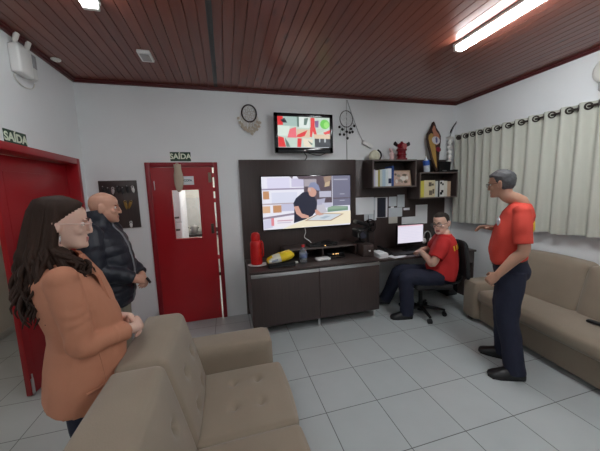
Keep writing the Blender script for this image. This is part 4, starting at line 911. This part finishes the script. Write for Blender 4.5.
    def finish(s, voxel=.0052): s.mb.remesh('body', [s.skin, LIP], s.root, voxel, 3, matf=s.face_mat())
    def hair(s, m, inside, k=1.075, amp=.004, name='hair', jaw=1.0, fs=40):
        """thick shell hugging the scalp; outside the hairline it dips into the skull"""
        R = head_rings(1, jaw, 64); rr = []
        # refine in z
        for A, B in zip(R, R[1:]):
            for q in range(3): rr.append([a.lerp(b_, q/3) for a, b_ in zip(A, B)])
        rr.append(R[-1]); out = []
        for r in rr:
            o = []
            for p in r:
                w_ = inside(p); d = p-V((0, -.005, -.0)); sc_ = .90+(k-.90)*w_; q = V((0, -.005, 0))+d*sc_
                if w_ > .5: q += d.normalized()*(amp*mnoise.noise(p*fs)+amp*.8*mnoise.noise(p*fs*2.7))
                o.append(s.H @ q)
            out.append(o)
        return MB().loft(out).build(name, m, s.root, angle=80)
    def brows(s, m, th=.004):
        for q in (-1, 1):
            MB().tube([(q*.014, .0985, .020), (q*.032, .0955, .027), (q*.05, .078, .021)], [th, th*1.1, th*.5], 8, 3, mx=s.H).build('eyebrow', m, s.root)
    def glasses(s, m, lens, w_=.029, h=.019, th=.0018, name='glasses'):
        o = bpy.data.objects.new(name, None); COL.objects.link(o); o.parent = s.root; b = MB(); y = .109
        for q in (-1, 1):
            rim = [V((q*.034+w_*spow(math.cos(a), .75), y-.006*abs(math.cos(a)*.5+.5*q)**1, -.002+h*spow(math.sin(a), .75))) for a in [i*PI/12 for i in range(25)]]
            b.tube(rim, th, 6, 1, mx=s.H)
            b.tube([(q*(.034+w_), y-.006, .004), (q*.079, y-.03, .005), (q*.083, .02, .006), (q*.085, -.012, .004), (q*.083, -.03, -.012)], th*1.15, 6, 3, mx=s.H)
        b.tube([(-.006, y, .003), (0, y+.003, .006), (.006, y, .003)], th, 6, 2, mx=s.H); b.build('frame', m, o)
        for q in (-1, 1):
            MB().loft([[V((q*.034+(w_-.001)*spow(math.cos(a), .75), y-.004+dy, -.002+(h-.001)*spow(math.sin(a), .75))) for a in [i*PI/10 for i in range(20)]] for dy in (0, .001)], mx=s.H).build('lens', lens, o)
    def shoe(s, ank, toe, L=.275, w_=.052, h=.075, m=None):
        a, d = V((ank[0], ank[1], 0)), V((toe[0], toe[1], 0)).normalized(); sd = V((d.y, -d.x, 0)); up = V((0, 0, 1)); rings = []
        z0 = ank[2]
        for u, ww, hh in ((-.07, .5, .55), (-.062, .8, .9), (-.02, .92, 1.2), (.035, .92, 1.25), (.085, .95, .95), (.13, 1.02, .70), (.165, .98, .56), (.19, .8, .45), (.203, .45, .28)):
            c = a+d*u*L/.275; ring = []
            for i in range(20):
                t = 2*PI*i/20; x, z = spow(math.cos(t), .7)*ww*w_, spow(math.sin(t), .8)
                ring.append(c+sd*x+up*(z0+.012+(hh*h if z > 0 else .0)*max(z, 0)))
            rings.append(ring)
        o = MB().loft(rings).build('shoe', m or SHOE, s.root)
        MB().loft([[V((p.x, p.y, z0+zz)) for p in [a+(d*(u*L/.275)+sd*x) for u, x in ((-.072, 0), (-.06, .75*w_), (.03, .92*w_), (.13, 1.06*w_), (.185, .85*w_), (.206, 0), (.185, -.85*w_), (.13, -1.06*w_), (.03, -.92*w_), (-.06, -.75*w_))]] for zz in (0, .014)]).build('sole', BLACK, o)
def wr(amp, f1=9, st=(1, 1, 1), seed=0):
    def f(c):
        q = V((c.x*st[0], c.y*st[1], c.z*st[2])); return amp*mnoise.noise(q*f1+V((seed, 0, 0)))+amp*.5*mnoise.noise(q*f1*2.3+V((0, seed, 4)))
    return f
LENS = mat('spectacle_lens', (.8, .8, .82), .05, var=0, alpha=.08)
LENSP = mat('pink_spectacle_lens', (.75, .5, .5), .05, var=0, alpha=.16)

# ---- woman in the salmon blazer
f = Fig('woman with long dark wavy hair in a salmon blazer standing behind the tufted sofa', (-.715, 1.42), -59, SKIN_W)
f.set_spine([(0, .0, .90), (0, .03, 1.05), (0, .0, 1.22), (0, -.04, 1.41)], 0, 0)
hd = V((.0, .012, 1.566)); f.head(hd, -8, -4, 0, .94, .95, .6, .8)
f.torso(f.mb, [(-.1, .12, .09, .09), (0, .13, .09, .09), (.3, .115, .09, .075), (.6, .12, .10, .08), (.85, .12, .07, .07), (.97, .062, .052, .056)])
shR, shL = V((.17, -.03, 1.355)), V((-.175, -.02, 1.355))
wR, wL = V((.085, .235, 1.03)), V((-.08, .24, 1.025))
eR, wR = f.ik(shR, wR, .295, .245, (.26, -.2, .95)); eL, wL = f.ik(shL, wL, .29, .25, (-.32, -.12, 1.0))
for a, e_, w_ in ((shR, eR, wR), (shL, eL, wL)): f.mb.tube([a, a.lerp(e_, .5), e_, e_.lerp(w_, .4), w_], [.036, .034, .033, .033, .025], 14, 4, round_ends=True)
f.hand(f.mb, wR, (-.85, .35, -.12), (-.3, -.7, -.3), True, .75, .92); f.hand(f.mb, wL, (.8, .3, -.35), (-.1, -.8, -.3), False, .6, .9)
legs = []
for q in (-1, 1):
    hp, kn, an = V((q*.085, 0, .88)), V((q*.09, .015, .48)), V((q*.095, -.02, .09)); legs.append((hp, kn, an))
    f.mb.tube([hp, hp.lerp(kn, .5), kn, kn.lerp(an, .35), an], [.06, .07, .052, .052, .036], 14, 4, round_ends=True)
    f.mb.tube([an+V((0, -.03, -.045)), an+V((0, .06, -.055)), an+V((0, .15, -.07))], [.032, .033, .02], 10, 3, round_ends=True)
f.finish()
b = MB()
f.torso(b, [(-.10, .14, .11, .085), (.0, .15, .12, .09), (.2, .135, .12, .085), (.4, .12, .11, .08)])
for q, (hp, kn, an) in zip((-1, 1), legs): b.tube([hp, hp.lerp(kn, .5), kn, kn.lerp(an, .4), an+V((0, 0, .0))], [.075, .082, .068, .068, .062], 16, 4)
b.remesh('trousers', NAVY, f.root, .008, 3, wr(.005, 8, seed=3))
b = MB()
f.torso(b, [(-.31, .185, .20, .115), (-.2, .184, .20, .120), (-.05, .180, .195, .125), (.1, .170, .182, .122), (.28, .162, .17, .122), (.45, .165, .158, .12), (.62, .175, .148, .122), (.78, .185, .125, .115), (.9, .17, .095, .105), (.97, .115, .075, .08), (1.02, .072, .058, .068)])
for q, a, e_, w_ in ((1, shR, eR, wR), (-1, shL, eL, wL)):
    a2 = a+V((-q*.02, 0, -.005)); b.tube([a2, a.lerp(e_, .35), a.lerp(e_, .75), e_, e_.lerp(w_, .35), e_.lerp(w_, .76)], [.058, .055, .050, .049, .047, .043], 18, 5, round_ends=False)
    b.ell(a+V((-q*.014, 0, .002)), (.058, .058, .052)); b.ell(e_, .050)
    for k in range(3): # pushed up cuff folds
        p0 = e_.lerp(w_, .50+.09*k); dd = (w_-e_).normalized(); b.tube([p0-dd*.014, p0, p0+dd*.014], [.041, .049-.003*k, .041], 18, 3)
def bl(c):
    return wr(.007, 6, (1.2, 1.2, .7), 5)(c)+.002*math.sin(c.z*70+9*mnoise.noise(c*7))*max(0, min(1, (c.x-.14)*14))
bz = b.remesh('blazer', SALMON, f.root, .0065, 3, bl)
p, R, F, d = f.at(.5)
b = MB()
for q in (-1, 1):   # lapels down the front
    b.loft([[V((q*x0, y0, z)), V((q*x1, y1, z)), V((q*x1, y1+.012, z)), V((q*x0, y0+.014, z))] for x0, y0, x1, y1, z in ((.05, .055, .09, .045, 1.43), (.035, .115, .105, .095, 1.33), (.015, .15, .11, .12, 1.22), (.004, .17, .05, .165, 1.10), (.0, .178, .015, .176, 1.04))])
b.build('lapels', SALMON, bz, 60)
b = MB()
b.tube([(.186, .0, .85), (.187, .05, .86), (.178, .1, .87)], .006, 6, 4).tube([(.168, .055, 1.06), (.180, .07, .90), (.185, .075, .75)], .0022, 5, 4)
b.build('pocket_seam', SALMON, bz)
MB().lathe([(.012, 0), (.014, .003), (.008, .007), (.002, .007)], c=(.015, .178, 1.0), axis=(0, 1, 0), seg=14).build('button', IVORY, bz)
hr = MB(); R = head_rings(1, 1, 48); out = []
for A, B_ in zip(R, R[1:]):
    for q in range(3): out.append([a.lerp(c, q/3) for a, c in zip(A, B_)])
out.append(R[-1]); rr = []
for r in out:
    o = []
    for p in r:
        ins = (p.z > .072) or (p.y < .045-.25*max(0, -.02-p.z)*0) ; lim = .028 if p.z < .02 else .052
        lim = -.014 if p.z < 0 else -.014+.098*(p.z/.088)**1.3; ins = max(0., min(1., (lim-p.y)/.014+.5)) if p.z < .1 else 1.
        k = .90+.20*ins
        o.append(f.H @ (V((0, -.008, 0))+(p-V((0, -.008, 0)))*k + V((0, 0, .004*ins))))
    rr.append(o)
hr.loft(rr)
for i in range(420):
    # start on the scalp, fall over the side or the back of the head, then down the back or over the shoulder
    a = -PI*.5+PI*2*(i/420)                     # angle about the head; 0 = right (+x), pi/2 = front
    if .27*PI < a < .73*PI: continue
    u = random.random(); sx, sy = math.cos(a), math.sin(a)
    top = V((.010*sx, -.01+.02*sy, .127-.004*u)); mid = V((.083*sx*(.88+.2*u), -.018+.102*sy*(.88+.14*u) if sy < 0 else -.024+.02*sy, .035-.02*u)); low = V((.088*sx*(.95+.2*u), -.034+.10*sy*(.92+.16*u) if sy < 0 else -.036+.02*sy, -.09))
    P = [f.H @ q for q in (top, top.lerp(mid, .5)+V((sx*.022, sy*.020, .026)), mid, low)]
    front = sy > .0
    base = P[-1]; L = (random.uniform(.12, .24) if front else random.uniform(.20, .335)); ph = random.random()*6; nseg = 9
    tx = base.x*1.08+random.uniform(-.03, .03); ty = (.0+.03*sy if front else -.118-.03*abs(u)+.06*(1-abs(sy)))+random.uniform(-.02, .025)
    if front: tx = math.copysign(.095+.03*random.random(), sx)
    for k in range(1, nseg+1):
        t = k/nseg; am = .020*t**.7+.003
        P.append(V((base.x+(tx-base.x)*t**.8+am*math.sin(ph+t*9.5), base.y+(ty-base.y)*min(1, t*1.5)+(.035*t**1.5 if front else 0)+am*math.cos(ph*1.7+t*8.5), base.z-L*t)))
    hr.tube(P, [.005]+[.008]*2+[.0088]*(len(P)-7)+[.0075, .006, .004, .0018], 5, 2)
hr.build('hair', HAIRB, f.root, 80)
f.brows(HAIRB, .0028); f.glasses(mat('rose_gold_frame', (.72, .52, .46), .35, .3), LENSP, .030, .023, .0026)
MB().tube([f.H @ V((.086+.016*math.cos(a), -.004+.0*a, -.062+.02*math.sin(a))) for a in [k*PI/8 for k in range(17)]], .0016, 6, 1).build('earring', CHROME, f.root)
for q, (hp, kn, an) in zip((-1, 1), legs): f.shoe((an.x, an.y, 0), (q*.1, 1), .24, .044, .062)

# ---- bald man in the navy puffer jacket
f = Fig('bald man in a navy quilted jacket standing with clasped hands before the key board', (-1.0, 2.58), -92, SKIN_M)
f.set_spine([(0, .0, .93), (0, .02, 1.08), (0, .0, 1.28), (0, -.02, 1.465)])
f.head(V((0, .03, 1.597)), 18, -3, 0, 1.04, 1.06, 1.1, 1.1)
f.torso(f.mb, [(-.1, .13, .1, .1), (0, .16, .11, .11), (.3, .15, .12, .10), (.6, .16, .12, .11), (.85, .165, .10, .1), (.97, .085, .065, .07)])
shR, shL = V((.20, -.02, 1.42)), V((-.20, -.02, 1.42))
eR, wR = f.ik(shR, (.085, .225, .99), .30, .27, (.36, -.2, 1.0)); eL, wL = f.ik(shL, (-.075, .235, .985), .30, .27, (-.36, -.2, 1.05))
for a, e_, w_ in ((shR, eR, wR), (shL, eL, wL)): f.mb.tube([a, a.lerp(e_, .5), e_, e_.lerp(w_, .4), w_], [.045, .042, .04, .04, .03], 14, 4, round_ends=True)
f.hand(f.mb, wR, (-.75, .45, -.25), (-.3, -.6, -.5), True, .6, 1.0); f.hand(f.mb, wL, (.7, .42, -.35), (.1, -.7, -.5), False, .7, 1.0)
legs = []
for q in (-1, 1):
    hp, kn, an = V((q*.095, 0, .90)), V((q*.10, .015, .50)), V((q*.11, -.02, .09)); legs.append((hp, kn, an))
    f.mb.tube([hp, hp.lerp(kn, .5), kn, kn.lerp(an, .35), an], [.09, .08, .056, .056, .04], 14, 4, round_ends=True)
f.finish()
b = MB(); f.torso(b, [(-.12, .16, .125, .125), (.0, .175, .135, .14), (.25, .165, .13, .12)])
for hp, kn, an in legs: b.tube([hp, hp.lerp(kn, .5), kn, kn.lerp(an, .4), an+V((0, 0, -.03))], [.108, .098, .082, .078, .075], 16, 4)
b.remesh('trousers', KHAKI, f.root, .008, 3, wr(.006, 8, seed=9))
b = MB(); f.torso(b, [(.82, .10, .10, .08), (.95, .085, .078, .075), (1.03, .073, .07, .07), (1.07, .071, .068, .07)]); b.remesh('shirt_collar', mat('beige_shirt', (.42, .38, .33), .8), f.root, .006, 2)
b = MB(); tab = []
prof = [(-.30, .205, .18, .165), (-.1, .215, .19, .17), (.15, .208, .183, .155), (.4, .208, .18, .15), (.62, .215, .172, .15), (.8, .215, .145, .135), (.9, .175, .105, .115), (.97, .12, .09, .10), (1.06, .11, .095, .10), (1.2, .105, .092, .105)]
nz = 90
for k in range(nz+1):
    t = prof[0][0]+(prof[-1][0]-prof[0][0])*k/nz; i = max(j for j in range(len(prof)-1) if prof[j][0] <= t+1e-9); A, B_ = prof[i], prof[i+1]; q = (t-A[0])/(B_[0]-A[0]); q = q*q*(3-2*q) if 0 else q
    z = t*.56; rp = .007*(abs(math.sin(PI*z/.075))**.6-.5) if t < .98 else 0
    tab.append((t,)+tuple(A[j]+(B_[j]-A[j])*q+rp for j in (1, 2, 3)))
f.torso(b, tab, 40)
for q, a, e_, w_ in ((1, shR, eR, wR), (-1, shL, eL, wL)):
    pth = smooth_path([a+V((-q*.03, 0, 0)), a.lerp(e_, .4), e_, e_.lerp(w_, .5), e_.lerp(w_, .93)], 12); R_ = lerp_list([.088, .088, .078, .073, .058], 12); s_ = 0; rr = []
    for k, p in enumerate(pth):
        if k: s_ += (p-pth[k-1]).length
        rr.append(R_[k]+.006*(abs(math.sin(PI*s_/.075))**.6-.5))
    b.tube(pth, rr, 18, 1); b.ell(a+V((-q*.02, 0, -.005)), (.085, .085, .075))
jk = b.remesh('puffer_jacket', PUFF, f.root, .0062, 1, wr(.004, 14, seed=2))
zp = []
for t in [x/20 for x in range(-5, 21)]:
    p, R, F, d = f.at(t); i = max(j for j in range(len(prof)-1) if prof[j][0] <= t+1e-9); A, B_ = prof[i], prof[i+1]; q = (t-A[0])/(B_[0]-A[0]); zp.append(p+F*(A[2]+(B_[2]-A[2])*q+.004))
MB().tube(zp, .008, 8, 1).build('zip', mat('grey_zip', (.22, .23, .25), .45, .3), jk)
MB().box((-.016, -.006, -.03), (.016, .006, .03), .005, mx=T(.0, .305, .95) @ RX(.5)).build('phone', BLACK, f.root)
f.brows(mat('grey_brow', (.25, .17, .13), .7), .003)
for hp, kn, an in legs: f.shoe((an.x, an.y, 0), (an.x*.6, 1))

# ---- man standing by the long sofa
f = Fig('grey haired man in a red t-shirt and navy trousers standing by the long sofa', (2.42, 1.79), 39, SKIN_T)
f.set_spine([(0, .0, .93), (0, .03, 1.10), (0, .0, 1.32), (.0, -.035, 1.525)], 0, 4)
f.head(V((-.015, .10, 1.685)), -20, -6, 0, .96, 1.0, 1.0, 1.05)
f.torso(f.mb, [(-.1, .13, .1, .1), (0, .14, .10, .10), (.3, .14, .11, .10), (.6, .145, .11, .10), (.85, .14, .085, .09), (.97, .068, .058, .064)])
shR, shL = V((.165, -.01, 1.455)), V((-.165, -.045, 1.455))
eR, wR = f.ik(shR, (.10, .13, 1.275), .31, .265, (.5, -.2, 1.0)); eL, wL = f.ik(shL, (-.225, .09, .925), .315, .27, (-.26, -.35, 1.2))
for a, e_, w_ in ((shR, eR, wR), (shL, eL, wL)): f.mb.tube([a, a.lerp(e_, .5), e_, e_.lerp(w_, .35), w_], [.046, .044, .043, .044, .031], 16, 4, round_ends=True)
f.hand(f.mb, wR, (-.1, .95, .12), (-.45, -.1, -1), True, .5, 1.05, thumb=.9); f.hand(f.mb, wL, (.05, .62, -.72), (.75, -.35, -.3), False, .85, 1.03)
legs = []
for q, an, kn in ((1, V((.14, .0, .09)), V((.115, .03, .52))), (-1, V((-.165, -.07, .09)), V((-.125, .01, .52)))):
    hp = V((q*.095, 0, .93)); legs.append((hp, kn, an))
    f.mb.tube([hp, hp.lerp(kn, .5), kn, kn.lerp(an, .35), an], [.07, .075, .058, .057, .04], 14, 4, round_ends=True)
f.finish()
b = MB(); f.torso(b, [(-.16, .14, .11, .115), (-.05, .168, .128, .14), (.08, .168, .128, .132), (.165, .158, .118, .126)])
for hp, kn, an in legs: b.tube([hp, hp.lerp(kn, .5), kn, kn.lerp(an, .45), an+V((0, 0, -.045))], [.108, .102, .087, .082, .08], 18, 4)
tr = b.remesh('trousers', NAVY, f.root, .0075, 3, wr(.007, 8, (1, 1, .8), 21))
b = MB(); f.torso(b, [(.125, .168, .128, .134), (.17, .165, .126, .131)]); bel = b.build('belt', BLACK, f.root, 60)
p, R, F, d = f.at(.148); MB().box((-.02, -.004, -.016), (.02, .006, .016), .003, mx=T(p+F*.128)).build('buckle', STEEL, bel)
b = MB(); f.torso(b, [(.155, .172, .134, .138), (.2, .178, .142, .143), (.34, .175, .140, .133), (.5, .178, .133, .130), (.7, .182, .122, .130), (.84, .178, .10, .118), (.93, .13, .078, .098), (.985, .076, .064, .076)])
for q, a, e_ in ((1, shR, eR), (-1, shL, eL)):
    b.tube([a+V((-q*.03, 0, .0)), a.lerp(e_, .3), a.lerp(e_, .62), a.lerp(e_, .84)], [.068, .068, .066, .068], 20, 4); b.ell(a+V((-q*.017, 0, -.004)), (.067, .067, .06))
ts = b.remesh('tshirt', REDSHIRT2, f.root, .0068, 3, wr(.011, 7, (1, 1, .8), 31))
MB().tube([f.at(.985)[0]+f.at(.985)[1]*.072*math.cos(t)+f.at(.985)[2]*(.068*math.sin(t)-.004) for t in [k*PI/12 for k in range(25)]], .007, 8, 1).build('collar_band', REDSHIRT2, ts)
p, R, F, d = f.at(.70); mxp = T(p-R*.085+F*.118) @ RZ(math.radians(28)) @ RZ(PI) @ BACKF
MB().prism([(.022*math.cos(t), .036*math.sin(t)) for t in [k*PI/10 for k in range(20)]], .008, mx=mxp).build('chest_emblem', mat('emblem_white'), ts)
p, R, F, d = f.at(.72)
b = MB()
for k, (x, z) in enumerate([(-.10, .0), (-.06, .004), (-.02, .006), (.02, .006), (.06, .004), (.10, 0)]): MB().box((x-.014, -.004, -.035), (x+.014, .004, .035), .003, mx=T(p+R*x-F*(.132-.8*x*x)+d*z) @ RX(-.05) @ RZ(x*1.6)).build('back_letter', YEL, ts)
def hl(p):
    if p.y > .035: lim = .066
    elif p.y > -.005: lim = .066-(.035-p.y)*2.2
    elif p.y > -.02: lim = -.022
    else: lim = -.055
    return max(0., min(1., (p.z-lim)/.012+.5))
f.hair(HAIRG, hl, 1.105, .006); f.brows(mat('grey_brow'), .003); f.glasses(mat('dark_metal_frame', (.06, .05, .05), .35, .5), LENS, .028, .017, .0015)
for (hp, kn, an), dr in zip(legs, ((.03, 1), (-.42, .9))): f.shoe((an.x, an.y, 0), dr, .285, .054, .078)

# ---- man sitting at the desk
f = Fig('seated man in a red t-shirt with hands together at the desk', (2.62, 2.85), 72.5, SKIN_S)
f.set_spine([(0, -.02, .535), (.0, -.06, .68), (.02, -.07, .86), (.035, -.075, 1.075)], 0, -22)
f.head(V((.05, -.035, 1.212)), 36, -7, 4, 1.1, 1.1, 1.0, 1.0)
f.torso(f.mb, [(-.1, .13, .1, .1), (0, .15, .11, .11), (.3, .15, .13, .10), (.6, .15, .12, .10), (.85, .14, .09, .09), (.97, .07, .058, .064)])
shR, shL = V((.205, -.11, 1.00)), V((-.13, .0, .99))
eR, wR = f.ik(shR, V((.25, .13, .82)), .30, .26, (.5, .0, .7)); eL, wL = f.ik(shL, V((.06, .20, .83)), .30, .26, (-.7, -.1, .8))
for a, e_, w_ in ((shR, eR, wR), (shL, eL, wL)): f.mb.tube([a, a.lerp(e_, .5), e_, e_.lerp(w_, .35), w_], [.048, .046, .045, .046, .032], 16, 4, round_ends=True)
f.hand(f.mb, wR, (-.55, .75, -.1), (-.25, 0, -1), True, .45, 1.0); f.hand(f.mb, wL, (.85, .3, .0), (0, -.4, -1), False, .45, 1.0)
legs = [(V((.10, .03, .53)), V((.17, .45, .535)), V((.33, .60, .12)), (.4, 1)), (V((-.10, .03, .53)), V((-.125, .455, .545)), V((-.10, .44, .09)), (-.05, 1))]
for hp, kn, an, dr in legs: f.mb.tube([hp, hp.lerp(kn, .5), kn, kn.lerp(an, .35), an], [.07, .08, .058, .057, .04], 14, 4, round_ends=True)
f.finish()
b = MB(); f.torso(b, [(-.14, .17, .13, .13), (0, .195, .16, .155), (.2, .185, .16, .14)])
for hp, kn, an, dr in legs: b.tube([hp, hp.lerp(kn, .5), kn, kn.lerp(an, .45), an+V((0, 0, -.035))], [.118, .112, .096, .088, .084], 18, 5, round_ends=False); b.ell(kn, .094)
b.remesh('trousers', NAVY, f.root, .0075, 3, wr(.007, 8, seed=41))
b = MB(); f.torso(b, [(-.02, .20, .17, .165), (.1, .205, .195, .165), (.3, .205, .205, .155), (.5, .205, .19, .155), (.7, .21, .16, .15), (.84, .205, .125, .135), (.93, .15, .095, .105), (.985, .085, .072, .082)])
for q, a, e_ in ((1, shR, eR), (-1, shL, eL)):
    b.tube([a+V((-q*.03, 0, .0)), a.lerp(e_, .3), a.lerp(e_, .5), a.lerp(e_, .72)], [.086, .086, .082, .080], 20, 4); b.ell(a+V((-q*.015, 0, -.004)), (.084, .084, .074))
ts = b.remesh('tshirt', REDSHIRT, f.root, .0068, 3, wr(.010, 7, (1, 1, .8), 51))
MB().tube([f.at(.985)[0]+f.at(.985)[1]*.081*math.cos(t)+f.at(.985)[2]*(.076*math.sin(t)-.004) for t in [k*PI/12 for k in range(25)]], .007, 8, 1).build('collar_band', REDSHIRT, ts)
p, R, F, d = f.at(.78)
b = MB()
for k, x in enumerate((-.12, -.08, -.04, .0)): MB().box((x-.014, -.004, -.030), (x+.014, .004, .030), .003, mx=T(p+R*x-F*(.146*(1-(abs(x)/.207)**2.35)**.425)) @ RZ(-.38) @ RX(-.2) @ RZ(x*3.2)).build('back_letter', YEL, ts)
def hl2(p):
    if p.y > .03: lim = .082
    elif p.y > -.005: lim = .07-(.03-p.y)*2.2
    elif p.y > -.02: lim = -.03
    else: lim = -.06
    return max(0., min(1., (p.z-lim)/.012+.5))
f.hair(HAIRD, hl2, 1.09, .004, jaw=1.05); f.brows(HAIRD, .004); f.glasses(mat('dark_metal_frame'), LENS, .029, .018, .0022)
for hp, kn, an, dr in legs: f.shoe((an.x, an.y, an.z-.09), dr, .285, .054, .078)
